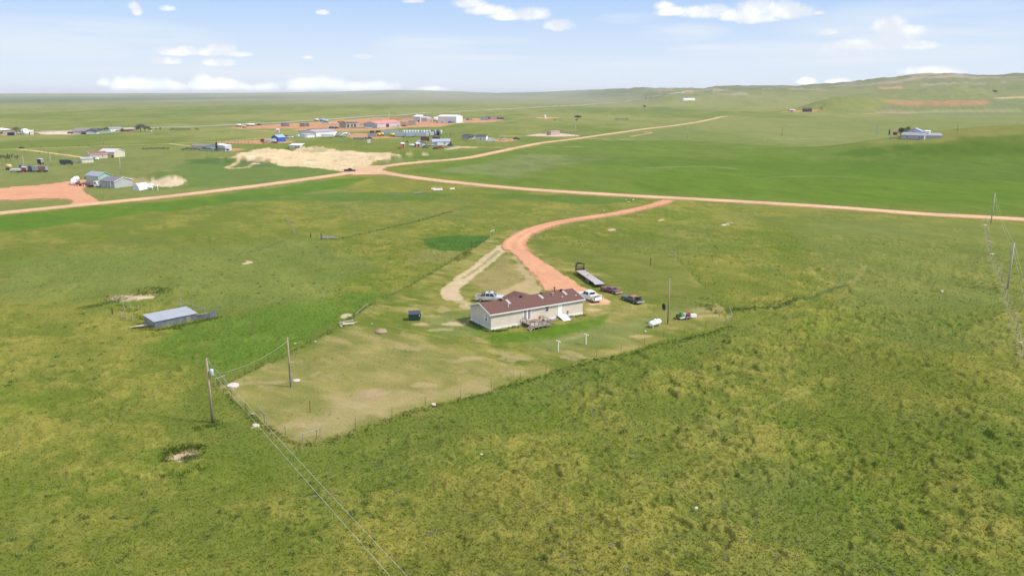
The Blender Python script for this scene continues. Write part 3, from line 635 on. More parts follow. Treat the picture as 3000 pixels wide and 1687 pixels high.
# ---------------------------------------------------------------- buildings
def windows(par, lst, face, fm=white):
    """lst: (u0,u1,z0,z1) on face 'f' (y=0, facing -y), 'l' (x=0, facing -x), 'r' (x=L)"""
    for it in lst:
        u0, u1, z0, z1 = it[:4]; kind = it[4] if len(it) > 4 else 'window'; L = face[1] if len(face) > 1 else 0; fc = face[0]
        def bx(a0, a1, b0, b1, d0, d1):
            m = MB()
            if fc == 'f': m.box(a0, a1, -d1, -d0, b0, b1)
            elif fc == 'l': m.box(-d1, -d0, a0, a1, b0, b1)
            else: m.box(L+d0, L+d1, a0, a1, b0, b1)
            return m
        if kind == 'window':
            f = bx(u0, u1, z0, z1, .003, .05).o('window', fm, par)
            e = (u1-u0)*.12; bx(u0+e, u1-e, z0+e, z1-e, .052, .06).o('pane', glass, f)
        else:
            bx(u0, u1, z0, z1, .003, .06).o(kind, it[5] if len(it) > 5 else fm, par)
def gable(name, label, cat, A, B, C_=None, depth=8., h=3., rise=1.2, ax='x', wm=None, rm=None, wf=(), wl=(), wr=(), over=.35, trim=None, group=None, rt=.18, skirt=None):
    a = G3(A); b = G3(B); L = dist(a, b); rz = heading(a, b)
    if C_ is not None:
        c = G3(C_); n = Vector((-math.sin(rz), math.cos(rz), 0)); depth = max(2., abs((c-a).dot(n)))
    z0 = min(a.z, b.z)
    o = T(name, label, cat, (a.x, a.y, z0), rz, group); D = depth
    m = MB()
    if ax == 'x': m.loft([[(x, 0, -.8), (x, D, -.8), (x, D, h), (x, D/2, h+rise), (x, 0, h)] for x in (0, L)])
    elif ax == 'y': m.loft([[(0, y_, -.8), (L, y_, -.8), (L, y_, h), (L/2, y_, h+rise), (0, y_, h)] for y_ in (0, D)])
    elif ax == 'flat': m.loft([[(x, 0, -.8), (x, D, -.8), (x, D, h+rise), (x, 0, h)] for x in (0, L)])
    m.o('wall', wm, o)
    s = over; r = MB()
    if ax == 'x':
        k = rise/(D/2); e = .02
        r.slab([(-s, -s, h-s*k+rt), (L+s, -s, h-s*k+rt), (L+s, D/2, h+rise+rt), (-s, D/2, h+rise+rt)], rt-e)
        r.slab([(L+s, D+s, h-s*k+rt), (-s, D+s, h-s*k+rt), (-s, D/2+.001, h+rise+rt), (L+s, D/2+.001, h+rise+rt)], rt-e)
    elif ax == 'y':
        k = rise/(L/2); e = .02
        r.slab([(-s, D+s, h-s*k+rt), (-s, -s, h-s*k+rt), (L/2, -s, h+rise+rt), (L/2, D+s, h+rise+rt)], rt-e)
        r.slab([(L+s, -s, h-s*k+rt), (L+s, D+s, h-s*k+rt), (L/2+.001, D+s, h+rise+rt), (L/2+.001, -s, h+rise+rt)], rt-e)
    else:
        k = rise/D; r.slab([(-s, -s, h-s*k+rt), (L+s, -s, h-s*k+rt), (L+s, D+s, h+rise+s*k+rt), (-s, D+s, h+rise+s*k+rt)], rt-.02)
    r.o('roof', rm, o)
    if trim:
        t = MB(); z = h-s*(rise/((D if ax == 'x' else L)/2))
        if ax == 'x':
            t.beam((-s-.05, -s-.04, z+.06), (L+s+.05, -s-.04, z+.06), .07, .26)
            for x_ in (-s-.04, L+s+.04):
                t.beam((x_, -s, z+.08), (x_, D/2, h+rise+.08), .07, .26); t.beam((x_, D+s, z+.08), (x_, D/2, h+rise+.08), .07, .26)
        else:
            for y_ in (-s-.04,):
                t.beam((-s, y_, z+.08), (L/2, y_, h+rise+.08), .07, .26); t.beam((L+s, y_, z+.08), (L/2, y_, h+rise+.08), .07, .26)
        t.o('roof_trim', trim, o)
    if skirt: MB().box(-.03, L+.03, -.03, D+.03, -.5, .45).o('skirting', skirt, o)
    windows(o, [(u0*L, u1*L, *r_) for u0, u1, *r_ in wf], ('f',)); windows(o, [(u0*D, u1*D, *r_) for u0, u1, *r_ in wl], ('l',)); windows(o, [(u0*D, u1*D, *r_) for u0, u1, *r_ in wr], ('r', L))
    return o

# main house
A = P(1438.6, 966.9); B = P(1706.8, 919.3); HR = heading(A, B); HL = dist(A, B)
siding = ribmat('beige siding', (.65,.555,.455), .41, 0, .012, .7); sidingy = ribmat('beige siding ends', (.65,.555,.455), .41, 1, .012, .7)
shingle = mat('brown red shingles', (.135,.062,.049), .95, 0, .30, 7, bump=.5, bs=14, detail=8)
D = 8.53
house = T('house', 'long beige single storey house with brown red shingle roof and white skirting', 'house', (A.x, A.y, A.z), HR)
MB().loft([[(x, 0, .45), (x, D, .45), (x, D, 3.3), (x, D/2, 4.66), (x, 0, 3.3)] for x in (0, HL)]).o('wall', siding, house)
MB().box(-.025, HL+.025, -.025, D+.025, -.6, .47).o('skirting', white, house)
r = MB(); s_ = .36; k_ = 1.36/(D/2); ez = 3.3-s_*k_
r.slab([(-s_, -s_, ez+.2), (HL+s_, -s_, ez+.2), (HL+s_, D/2, 4.86), (-s_, D/2, 4.86)], .14)
r.slab([(HL+s_, D+s_, ez+.2), (-s_, D+s_, ez+.2), (-s_, D/2+.002, 4.86), (HL+s_, D/2+.002, 4.86)], .14)
roof = r.o('roof', shingle, house)
t = MB(); t.beam((-s_-.05, -s_-.04, ez+.07), (HL+s_+.05, -s_-.04, ez+.07), .06, .24); t.beam((-s_-.05, D+s_+.04, ez+.07), (HL+s_+.05, D+s_+.04, ez+.07), .06, .24)
for x_ in (-s_-.035, HL+s_+.035):
    t.beam((x_, -s_, ez+.07), (x_, D/2, 4.73), .06, .24); t.beam((x_, D+s_, ez+.07), (x_, D/2, 4.73), .06, .24)
t.o('fascia', white, house); MB().box(-.03, HL+.03, -.30, -.004, 3.19, 3.235).o('soffit', white, house)
for x_ in (-.02, HL-.1): MB().box(x_, x_+.12, -.02, .1, .47, 3.2).o('corner_trim', siding, house)
# rear porch gable
pr = MB(); pr.slab([(9.4, D+2.6, 3.25), (9.4, D/2+1.0, 3.25), (12.6, D/2+.4, 4.3), (12.6, D+2.6, 4.3)], .14); pr.slab([(15.8, D/2+1.0, 3.25), (15.8, D+2.6, 3.25), (12.602, D+2.6, 4.3), (12.602, D/2+.4, 4.3)], .14)
pr.o('porch_roof', shingle, house)
pw = MB(); pw.loft([[(9.8, y_, 3.1), (15.4, y_, 3.1), (12.6, y_, 4.1)] for y_ in (D+2.2, D+2.3)]); [pw.box(x_, x_+.12, D+2.2, D+2.32, 0, 3.3) for x_ in (9.8, 12.5, 15.3)]; pw.o('porch_post', white, house)
# windows, doors
def frwin(x0, x1, z0, z1):
    f = MB(); f.box(x0, x1, -.06, -.003, z0, z1); f = f.o('window', white, house)
    mz = (z0+z1)/2; MB().box(x0+.1, x1-.1, -.072, -.062, mz+.04, z1-.1).o('pane', glass, f); MB().box(x0+.1, x1-.1, -.072, -.062, z0+.1, mz-.05).o('pane', glass, f)
frwin(13.3, 14.25, 1.95, 3.1)
fd = MB().box(7.7, 9.75, -.06, -.003, .78, 3.12).o('french_door', white, house)
for x0 in (7.95, 8.95):
    MB().box(x0, x0+.6, -.075, -.062, 1.0, 2.95).o('pane', C('bronze glass', (.10,.045,.045), .15), fd)
mt = MB()
for x0 in (7.95, 8.95):
    for i in (1, 2): mt.box(x0+.2*i-.02, x0+.2*i+.02, -.088, -.076, 1.0, 2.95)
    for i in range(1, 5): mt.box(x0, x0+.6, -.090, -.0765, 1.0+.39*i-.02, 1.0+.39*i+.02)
mt.o('muntin', white, fd)
dr = MB().box(16.6, 17.6, -.06, -.003, .80, 3.05).o('door', white, house); MB().box(16.5, 16.58, -.05, -.004, .8, 3.1).box(17.62, 17.7, -.05, -.004, .8, 3.1).o('door_frame', offw, house)
MB().tube((17.5, -.11, 1.85), (17.5, -.06, 1.85), .04).o('handle', chrome, dr)
for x_, z_ in ((4.8, 2.95), (7.45, 2.9), (18.0, 2.95)): MB().rev([(.03,0),(.07,.05),(.07,.16),(.03,.2)], 'z', (x_, -.1, z_-.1), 8).o('wall_lamp', dark, house)
lw = MB().box(-.06, -.003, 1.45, 2.25, 1.5, 2.8).o('window', white, house); MB().box(-.075, -.062, 1.55, 2.15, 2.2, 2.7).o('pane', glass, lw); MB().box(-.075, -.062, 1.55, 2.15, 1.6, 2.1).o('pane', glass, lw)
for y0 in (1.02, 2.27): MB().box(-.05, -.004, y0, y0+.4, 1.4, 2.9).o('shutter', white, house)
# roof fittings: on the front slope
def rz_(y_): return 3.5+k_*y_+0.0
for x_ in (4.5, 9.5, 14.6, 20.0):
    y_ = D/2-.35; z = rz_(y_); v_ = MB().box(x_, x_+.42, y_-.25, y_+.2, z-.05, z+.32).box(x_-.05, x_+.47, y_-.32, y_+.25, z+.32, z+.38).o('roof_vent', C('vent brown', (.05,.022,.02), .6), house, bevel=.01)
def skylight(x_, y0=2.2, y1=3.75):
    f = MB().slab([(x_, y0, rz_(y0)+.12), (x_+.62, y0, rz_(y0)+.12), (x_+.62, y1, rz_(y1)+.12), (x_, y1, rz_(y1)+.12)], .14).o('skylight', C('skylight frame', (.45,.42,.41)), house)
    MB().slab([(x_+.08, y0+.08, rz_(y0+.08)+.135), (x_+.54, y0+.08, rz_(y0+.08)+.135), (x_+.54, y1-.08, rz_(y1-.08)+.135), (x_+.08, y1-.08, rz_(y1-.08)+.135)], .012).o('pane', C('milky glass', (.38,.36,.38), .2), f)
for x_ in (5.6, 13.9, 20.1): skylight(x_)
MB().tube((5.0, 1.4, rz_(1.4)-.1), (5.0, 1.4, rz_(1.4)+1.0), .05).rev([(.16,0),(.16,.03)], 'z', (5.0, 1.4, rz_(1.4)-.02), 10).o('vent_pipe', white, house)
MB().tube((18.6, D/2-.1, 4.8), (18.6, D/2-.1, 5.5), .12).rev([(.12,0),(.24,.05),(.24,.25),(.08,.36)], 'z', (18.6, D/2-.1, 5.5), 10).o('chimney_pipe', C('flue', (.16,.14,.14), .4, .4), house)
MB().rev([(.25,-.1),(.25,.12),(.14,.14),(.14,.35),(.30,.37),(.30,.50),(.1,.55)], 'z', (17.2, 2.9, rz_(2.9)), 12).o('roof_cap', steel, house)
for x_, y_ in ((19.0, 1.75), (22.4, 1.45)): MB().rev([(.14,-.05),(.14,.1),(.05,.14)], 'z', (x_, y_, rz_(y_)), 8).o('vent_cap', white, house)
MB().tube((19.26, -.12, 0), (19.26, -.12, 1.3), .03).box(19.1, 19.42, -.2, -.02, .9, 1.35).o('utility_meter', C('meter', (.35,.25,.22)), house)

# wooden deck with steps and rails
def hp(x_, y_, z_=0.):
    return (A.x+math.cos(HR)*x_-math.sin(HR)*y_, A.y+math.sin(HR)*x_+math.cos(HR)*y_, A.z+z_)
deckw = mat('deck boards', (.42,.34,.28), .85, 0, .2, 4); raily = C('rail wood', (.27,.22,.18), .85, var=.2, scale=4)
deck = T('deck', 'raised wooden deck with rails and steps below the french doors', 'deck', hp(7.4, -4.8), HR)
b = MB()
for i in range(34): b.box(.1+i*.12, .21+i*.12, .02, 4.72, .70, .74)
b.o('deck_boards', deckw, deck)
MB().box(.05, 4.25, 0, .06, .50, .70).box(.05, .11, .06, 4.7, .50, .70).box(4.19, 4.25, .06, 4.7, .5, .70).o('joist_frame', raily, deck)
for x_, y_ in ((.06,.06),(1.05,.03),(2.1,.03),(3.15,.03),(4.2,.06),(.06,1.5),(.06,3.0),(4.2,1.5),(4.2,3.0),(.06,4.5)): MB().box(x_-.05, x_+.05, y_-.06, y_+.05, -.3, 1.68).o('post', raily, deck)
rl = MB()
for z in (1.0, 1.3, 1.6): rl.box(.1, 4.2, -.075, -.045, z, z+.1); rl.box(4.245, 4.275, .1, 3.1, z, z+.1); rl.box(.0, .03, 1.55, 4.5, z, z+.1)
rl.o('rail', raily, deck)
st = MB()
for i in range(3): st.box(-.30-.32*i, .0-.32*i, .12, 1.42, .54-.18*i, .58-.18*i)
st.beam((-1.0, .1, -.05), (.02, .1, .62), .05, .2).beam((-1.0, 1.45, -.05), (.02, 1.45, .62), .05, .2); st.o('steps', deckw, deck)
g = T('barbecue_grill', 'black kettle grill standing at the front rail of the deck', 'grill', hp(10.1, -4.1, .74), HR)
MB().rev([(.12,.55),(.27,.62),(.31,.78),(.27,.95),(.10,1.05)], 'z', (0,0,0), 14).o('kettle', blackp, g, True)
for a in range(3): MB().tube((math.cos(a*2.1)*.2, math.sin(a*2.1)*.2, .62), (math.cos(a*2.1)*.36, math.sin(a*2.1)*.36, 0), .025).o('leg', dark, g)
g = T('outdoor_chair', 'rusty orange round chair in the middle of the deck', 'chair', hp(10.6, -2.6, .74), HR+.4)
MB().rev([(.15,.38),(.42,.42),(.5,.5),(.46,.52),(.12,.46)], 'z', (0,0,0), 14).o('seat', C('orange wicker', (.45,.22,.09), .8, var=.3, scale=9), g)
bk = MB(); [bk.tube((math.cos(t)*.46, math.sin(t)*.46, .48), (math.cos(t)*.52, math.sin(t)*.52, 1.15), .03) for t in np.linspace(.2, 2.9, 9)]
[bk.beam((math.cos(t)*.52, math.sin(t)*.52, 1.15), (math.cos(t+.34)*.52, math.sin(t+.34)*.52, 1.15), .06) for t in np.linspace(.2, 2.56, 8)]; bk.o('backrest', MATS['orange wicker'], g)
for x_ in (-.25, .25):
    for y_ in (-.25, .25): MB().tube((x_, y_, 0), (x_, y_, .42), .03).o('leg', dark, g)
g = T('outdoor_table', 'low brown table beside the french doors on the deck', 'table', hp(9.2, -1.9, .74), HR)
MB().box(-.7, .7, -.4, .4, .42, .46).o('tabletop', C('brown table', (.22,.13,.09)), g)
for x_ in (-.62, .62):
    for y_ in (-.33, .33): MB().box(x_-.03, x_+.03, y_-.03, y_+.03, 0, .42).o('leg', raily, g)
g = T('planter', 'white flower pot with green plant at the wall end of the deck', 'plant pot', hp(11.2, -1.1, .74), HR)
MB().rev([(.14,0),(.2,.32),(.17,.3)], 'z', (0,0,0), 12).o('pot', white, g)
def leafball(par, name, c, R, n, m, size=.12, zs=1.):
    mb = MB()
    for i in range(n):
        d = Vector(rng.normal(size=3)).normalized()*R*rng.uniform(.4, 1); d.z *= zs; p = Vector(c)+d
        a = Vector(rng.normal(size=3)).normalized()*size; b_ = a.cross(Vector(rng.normal(size=3))).normalized()*size*.7
        mb.quad(p-a-b_*.3, p-b_, p+a, p+b_)
    me = bpy.data.meshes.new(name); me.from_pydata(mb.v, [], mb.f); me.materials.append(m); return link(name, me, par)
leafball(g, 'foliage', (0,0,.5), .28, 60, C('pot leaves', (.07,.13,.03), .8))
# white ramp at the back door, boards beneath
g = T('door_ramp', 'white sloping ramp at the white back door', 'ramp', hp(16.4, -.05), HR)
MB().slab([(0, -2.5, .06), (1.9, -2.5, .06), (2.0, -.1, .80), (.0, -.1, .80)], .07).o('ramp_board', white, g)
m_ = MB(); [m_.box(.02, 1.98, -2.5+i*.42, -2.45+i*.42, .085+i*.128, .10+i*.128+.01) for i in range(1, 6)]; m_.o('cleat', offw, g)
MB().box(.05, .12, -1.6, -.15, -.2, .35).box(1.86, 1.93, -1.6, -.15, -.2, .35).box(.05, 1.93, -.22, -.15, -.2, .7).o('frame', wood, g)
g = T('wooden_pallet', 'brown pallet on the ground left of the door ramp', 'pallet', hp(14.4, -1.3, .02), HR)
b = MB(); [b.box(0, 1.7, i*.2, i*.2+.15, .10, .13) for i in range(6)]; b.o('boards', wood, g); b = MB(); [b.box(x_, x_+.1, 0, 1.15, 0, .1) for x_ in (0, .8, 1.6)]; b.o('runner', wood, g)
g = T('wooden_pallet', 'brown pallet at the right foot of the door ramp', 'pallet', hp(18.1, -2.4, .02), HR)
b = MB(); [b.box(0, 1.1, i*.2, i*.2+.15, .10, .13) for i in range(6)]; b.o('boards', wood, g); b = MB(); [b.box(x_, x_+.1, 0, 1.15, 0, .1) for x_ in (0, .5, 1.0)]; b.o('runner', wood, g)
# dish on a mast at the left end
g = T('satellite_dish', 'small white satellite dish on a thin mast by the shuttered window', 'satellite dish', hp(-.6, 1.3), HR)
MB().tube((0,0,-.2), (0,0,2.3), .03).o('mast', steel, g); MB().rev([(.05,0),(.25,.04),(.33,.10),(.31,.11),(.04,.02)], 'y', (0,-.12,2.45), 14).o('dish', white, g)

# ---------------------------------------------------------------- vehicles
def wheels(par, xs, w, R=.4, t=.26, rm=rimm):
    for x_ in xs:
        for s in (-1, 1):
            wv = MB().rev([(R*.55,-t/2),(R*.97,-t/2),(R,-t/4),(R,t/4),(R*.97,t/2),(R*.55,t/2)], 'y', (x_, s*(w-t/2), R), 16).o('wheel', tyre, par, True)
            MB().rev([(R*.56,-.01),(R*.5,.05),(R*.12,.02)], 'y', (x_, s*(w-.02)-(0 if s > 0 else .03), R), 12).o('rim', rm, wv)
def ring(x_, w, zb, zt, k=.9):
    zm = zb+(zt-zb)*.72
    return [(x_, -w*.96, zb), (x_, -w, zb+(zt-zb)*.25), (x_, -w*.985, zm), (x_, -w*k, zt), (x_, w*k, zt), (x_, w*.985, zm), (x_, w, zb+(zt-zb)*.25), (x_, w*.96, zb)]
def cabin(par, st, m, name='cabin'):
    """st: stations (x, halfwidth_bottom, z_bottom, halfwidth_top, z_top)"""
    return MB().loft([[(a[0], -a[1], a[2]), (a[0], -a[3], a[4]), (a[0], a[3], a[4]), (a[0], a[1], a[2])] for a in st]).o(name, m, par)
def pickup(label, loc, rz, pm, sc_=1., rack=False, toolbox=False, name='pickup_truck', group=None, badge=False):
    o = T(name, label, 'pickup truck', loc, rz, group, sc_); W = 1.0
    b = MB().loft([ring(2.95, .86, .55, .95), ring(2.8, .97, .42, 1.08), ring(1.9, 1.0, .42, 1.15), ring(1.15, 1.0, .42, 1.2), ring(-1.0, 1.0, .42, 1.2)])
    b.o('body', pm, o, False)
    bed = MB().box(-2.95, -1.0, -.98, .98, .55, .72); bed.box(-2.95, -1.0, -1.0, -.90, .45, 1.24); bed.box(-2.95, -1.0, .90, 1.0, .45, 1.24); bed.box(-1.06, -.98, -.9, .9, .72, 1.22); bed.o('cargo_bed', pm, o)
    MB().box(-3.03, -2.96, -.9, .9, .60, 1.22).o('tailgate', pm, o)
    MB().box(-2.94, -1.07, -.89, .89, .722, .74).o('bed_liner', dark, o)
    cab = MB().loft([[(-1.0, -.94, 1.18), (-.9, -.78, 1.88), (-.9, .78, 1.88), (-1.0, .94, 1.18)], [(.45, -.95, 1.18), (.45, -.80, 1.93), (.45, .80, 1.93), (.45, .95, 1.18)], [(1.35, -.92, 1.18), (.62, -.76, 1.88), (.62, .76, 1.88), (1.35, .92, 1.18)]]).o('cab', pm, o)
    MB().quad((1.30,-.80,1.24),(1.30,.80,1.24),(.69,.68,1.83),(.69,-.68,1.83)).o('windscreen', glass, o).location.x = .035
    MB().quad((-1.0,-.78,1.26),(-1.0,.78,1.26),(-.915,.66,1.78),(-.915,-.66,1.78)).o('rear_window', glass, o).location.x = -.03
    for s in (-1, 1):
        for x0, x1, x2, x3 in ((-.85, -.05, -.05, -.80), (.05, 1.02, .56, .05)):
            MB().quad((x0, s*.965, 1.27), (x1, s*.965, 1.27), (x2, s*.845, 1.79), (x3, s*.845, 1.79)).o('side_window', glass, o)
        MB().box(2.90, 2.97, s*.80-.14, s*.80+.14, .78, .98).o('headlight', C('lamp glass', (.8,.8,.78), .15), o)
        MB().box(-3.06, -2.965, s*.95-.05, s*.95+.05, .80, 1.16).o('tail_light', redl, o)
        MB().box(.95, 1.08, s*1.02-.02 if s > 0 else -1.22, 1.22 if s > 0 else -1.0, 1.22, 1.42).o('mirror', pm, o)
    MB().box(2.93, 3.05, -.95, .95, .45, .70).o('front_bumper', chrome, o, bevel=.02); MB().box(-3.2, -3.04, -.95, .95, .48, .68).o('rear_bumper', chrome, o, bevel=.02)
    MB().box(2.955, 2.99, -.62, .62, .72, 1.0).o('grille', dark, o)
    wheels(o, (1.85, -1.95), 1.0)
    if rack:
        m_ = MB(); [m_.tube((x_, s*.92, 1.22), (x_, s*.92, 1.75), .035) for x_ in (-1.15,) for s in (-1, 1)]; m_.tube((-1.15,-.92,1.75),(-1.15,.92,1.75),.04).tube((-1.15,-.92,1.75),(-1.9,-.92,1.3),.04).tube((-1.15,.92,1.75),(-1.9,.92,1.3),.04)
        m_.box(-1.75, -1.2, -.88, .88, .76, 1.36); m_.o('headache_rack', blackp, o); MB().box(-.35, .1, -.4, .4, 1.935, 1.955).o('sunroof', glass, o)
    if toolbox: MB().box(-1.62, -1.08, -.97, .97, 1.0, 1.34).o('toolbox', C('cream box', (.72,.70,.62)), o, bevel=.02)
    return o
def coupe(label, loc, rz, pm, roofm, trunk_open=False, sc_=1., name='old_car'):
    o = T(name, label, 'old car', loc, rz, None, sc_)
    MB().loft([ring(2.78, .84, .42, .78, .95), ring(2.6, .95, .30, .88), ring(1.0, 1.0, .28, .93), ring(-1.1, 1.0, .28, .95), ring(-1.6, .99, .28, .93), ring(-2.55, .94, .32, .86), ring(-2.72, .86, .40, .78, .95)]).o('body', pm, o)
    MB().loft([[(-1.55, -.86, .92), (-.85, -.66, 1.34), (-.85, .66, 1.34), (-1.55, .86, .92)], [(-.2, -.90, .93), (-.2, -.68, 1.40), (-.2, .68, 1.40), (-.2, .90, .93)], [(.95, -.88, .92), (.35, -.64, 1.34), (.35, .64, 1.34), (.95, .88, .92)]]).o('roof', roofm, o)
    MB().quad((.92,-.74,.96),(.92,.74,.96),(.42,.58,1.31),(.42,-.58,1.31)).o('windscreen', glass, o).location.x = .03
    MB().quad((-1.5,-.74,.97),(-1.5,.74,.97),(-.92,.58,1.31),(-.92,-.58,1.31)).o('rear_window', glass, o).location.x = -.03
    for s in (-1, 1):
        MB().quad((-1.1, s*.895, .98), (.75, s*.905, .98), (.33, s*.715, 1.31), (-.75, s*.715, 1.31)).o('side_window', glass, o)
        MB().box(2.76, 2.84, s*.68-.14, s*.68+.14, .55, .70).o('headlight', MATS.get('lamp glass') or white, o)
        MB().box(-2.80, -2.70, s*.66-.16, s*.66+.16, .58, .70).o('tail_light', redl, o)
    MB().box(-2.86, -2.735, -.95, .95, .38, .62).box(-2.86, -2.4, -.99, -.93, .40, .60).box(-2.86, -2.4, .93, .99, .40, .60).o('rear_bumper', chrome, o, bevel=.02)
    MB().box(2.80, 2.93, -.95, .95, .38, .54).o('front_bumper', chrome, o, bevel=.02)
    wheels(o, (1.7, -1.6), .98, .34, .22)
    if trunk_open:
        MB().box(-2.5, -1.65, -.78, .78, .885, .975).o('trunk_shade_panel', dark, o)  # solid dark panel, the shade inside the open trunk as colour
        l = MB().box(-.0, .95, -.82, .82, -.03, .03).o('trunk_lid', C('lid green', (.06,.085,.075), .5), o, bevel=.01); l.location = (-1.62, 0, 1.02); l.rotation_euler = (0, math.radians(180+40), 0)
    return o
silver = C('silver paint', (.62,.60,.57), .3, .2, .05, coat=.5); whitep = C('white car paint', (.80,.80,.80), .3, 0, .04, coat=.5)
pq = P(1462, 880)
pickup('silver pickup with black rack parked behind the long house', P(1436, 882), math.radians(-4), silver, 1.12, rack=True)
pickup('white pickup with cream toolbox at the right end of the house', P(1726, 878), math.radians(122), whitep, 1.14, toolbox=True)
ra = P(1800, 866); rb = P(1826, 861); rz = heading(ra, rb)+math.pi/2; mid = (ra+rb)/2
def back(mid, rz, L_, s): return Vector((mid.x+math.cos(rz)*L_*s, mid.y+math.sin(rz)*L_*s, mid.z))
coupe('dull maroon old coupe between the flatbed trailer and the green car', back(mid, rz, 2.8, 1.0), rz, C('maroon paint', (.17,.055,.06), .5, var=.22, scale=2.5), C('faded maroon', (.21,.085,.09), .6, var=.2), sc_=1.06)
ra = P(1865, 893); rb = P(1888, 889); rz = heading(ra, rb)+math.pi/2+.04; mid = (ra+rb)/2
coupe('dark green old car with rusty red roof and open trunk', back(mid, rz, 2.8, 1.0), rz, C('dark green paint', (.065,.095,.085), .45, var=.2, scale=2.5), C('rust red roof', (.38,.13,.10), .7, var=.25), True, sc_=1.06)
# gooseneck flatbed trailer
ta = P(1682, 790, .95); tb = P(1743, 831, .95); tc_ = P(1772.6, 828, .95); rz = heading(tb, ta); TL = 15.6
o = T('flatbed_trailer', 'long black gooseneck flatbed trailer with pale wood deck', 'trailer', (tb.x, tb.y, ground(tb.x, tb.y)), rz)
side = -1  # deck lies to the right of its left edge
plank = ribmat('trailer planks', (.40,.35,.31), .3, 1, .1, .8, 0, .25)
MB().box(1.6, TL, -2.62, -.02, .86, .95).o('deck', plank, o)
MB().slab([(0, -2.6, .72), (1.6, -2.6, .945), (1.6, -.04, .945), (0, -.04, .72)], .08).o('dovetail', C('tread steel', (.40,.38,.42), .6, .3, .2), o)
fr = MB().box(1.6, TL, -2.66, -2.60, .74, .97).box(1.6, TL, -.04, .02, .74, .97).box(1.0, TL-.3, -1.9, -1.75, .45, .85).box(1.0, TL-.3, -.9, -.75, .45, .85).box(-.12, 0, -2.6, -.04, .45, .72)
[fr.box(x_, x_+.08, -2.6, -.04, .72, .855) for x_ in np.arange(1.8, TL, .6)]; fr.o('frame', blackp, o)
rt_ = MB(); [rt_.box(-.30, .02, -2.55+i*.43, -2.35+i*.43, .62, .735) for i in range(6)]; rt_.o('ramp_stop', blackp, o)
MB().box(TL, TL+.12, -2.64, -.0, .7, 1.55).o('bulkhead', blackp, o)
gn = MB().beam((TL+.15, -2.45, .8), (TL+.15, -2.45, 2.75), .22).beam((TL+.15, -.2, .8), (TL+.15, -.2, 2.75), .22).beam((TL+.1, -2.5, 2.7), (TL+.1, -.15, 2.7), .22).beam((TL+.15, -2.45, 2.7), (TL+2.7, -1.45, 2.5), .22).beam((TL+.15, -.2, 2.7), (TL+2.7, -1.2, 2.5), .22).beam((TL+.12, -2.4, 1.9), (TL+.12, -.2, 1.9), .12)
gn.tube((TL+2.6, -1.32, 2.5), (TL+2.6, -1.32, 1.3), .1); gn.o('gooseneck', blackp, o)
MB().box(TL-.02, TL-.005, -2.1, -.5, 1.15, 1.4).o('warning_panel', C('rust red', (.22,.05,.03)), o)
for s_y in (-2.75, -.02):
    for x_ in (4.2, 5.15, 6.1):
        wv = MB().rev([(.2,-.12),(.38,-.12),(.4,0),(.38,.12),(.2,.12)], 'y', (x_, s_y+.08, .4), 14).o('wheel', tyre, o, True); MB().rev([(.22,-.14),(.12,-.15)], 'y', (x_, s_y+.08, .4), 10).rev([(.22,.14),(.12,.15)], 'y', (x_, s_y+.08, .4), 10).o('rim', C('cream rim', (.6,.55,.45)), wv)
for s_y in (-2.95, -.05): MB().slab([(3.6, s_y, .9), (6.7, s_y, .9), (6.7, s_y+.32, .9), (3.6, s_y+.32, .9)], .05).o('fender', blackp, o)
MB().box(2.0, 6.4, -3.02, -2.72, .95, 1.06).o('stowed_ramp', blackp, o)
MB().box(9.2, 9.7, -1.6, -1.2, .951, .99).o('tie_down_plate', dark, o)
for x_ in (TL-1.2,): MB().tube((x_, -2.4, .75), (x_, -2.4, .02), .06).tube((x_, -.2, .75), (x_, -.2, .02), .06).o('landing_gear', blackp, o)
# ---------------------------------------------------------------- yard objects
q_ = P(1215, 936)
g = T('dumpster', 'dark green dumpster with black lid standing left of the house', 'dumpster', q_, math.radians(12))
dg = C('dumpster green', (.012,.06,.045), .5, var=.25)
MB().loft([[(-1.15, -.75, .15), (1.15, -.75, .15), (1.15, .75, .15), (-1.15, .75, .15)], [(-1.2, -.95, 1.35), (1.2, -.95, 1.35), (1.2, .95, 1.65), (-1.2, .95, 1.65)]]).o('body', dg, g)
MB().slab([(-1.28, -1.02, 1.43), (-.01, -1.02, 1.43), (-.01, 1.02, 1.74), (-1.28, 1.02, 1.74)], .06).slab([(.01, -1.02, 1.43), (1.28, -1.02, 1.43), (1.28, 1.02, 1.74), (.01, 1.02, 1.74)], .06).o('lid', C('lid dark', (.035,.04,.055), .5), g)
MB().box(.85, 1.05, -.93, -.89, .95, 1.25).o('sticker', white, g); MB().box(-1.35, -1.16, -.5, .5, .8, 1.0).box(1.16, 1.35, -.5, .5, .8, 1.0).o('lift_pocket', dg, g)
for x_ in (-.9, .9): MB().box(x_-.08, x_+.08, -.7, .7, 0, .16).o('skid', dark, g)
a = P(1900, 962); b = P(1937, 950)
q_ = (a+b)/2; rz = heading(a, b)
g = T('propane_tank', 'large white propane tank on short legs near the tall yard pole', 'propane tank', (q_.x, q_.y, q_.z), rz, None, .86)
MB().rev([(.01,-2.1),(.35,-2.02),(.6,-1.8),(.68,-1.5),(.68,1.5),(.6,1.8),(.35,2.02),(.01,2.1)], 'x', (0,0,.95), 20).o('tank', white, g, True)
MB().rev([(.2,0),(.24,.28),(.18,.36)], 'z', (-.1,0,1.58), 12).o('valve_dome', white, g)
for x_ in (-1.3, 1.3):
    for y_ in (-.4, .4): MB().box(x_-.07, x_+.07, y_-.07, y_+.07, -.2, .55).o('leg', offw, g)
g = T('ball', 'small white ball on the grass in front of the propane tank', 'ball', P(1891, 973), 0, None, .6); MB().rev([(.01,0),(.2,.06),(.28,.28),(.2,.5),(.01,.56)], 'z', (0,0,0), 12).o('shell', white, g, True)
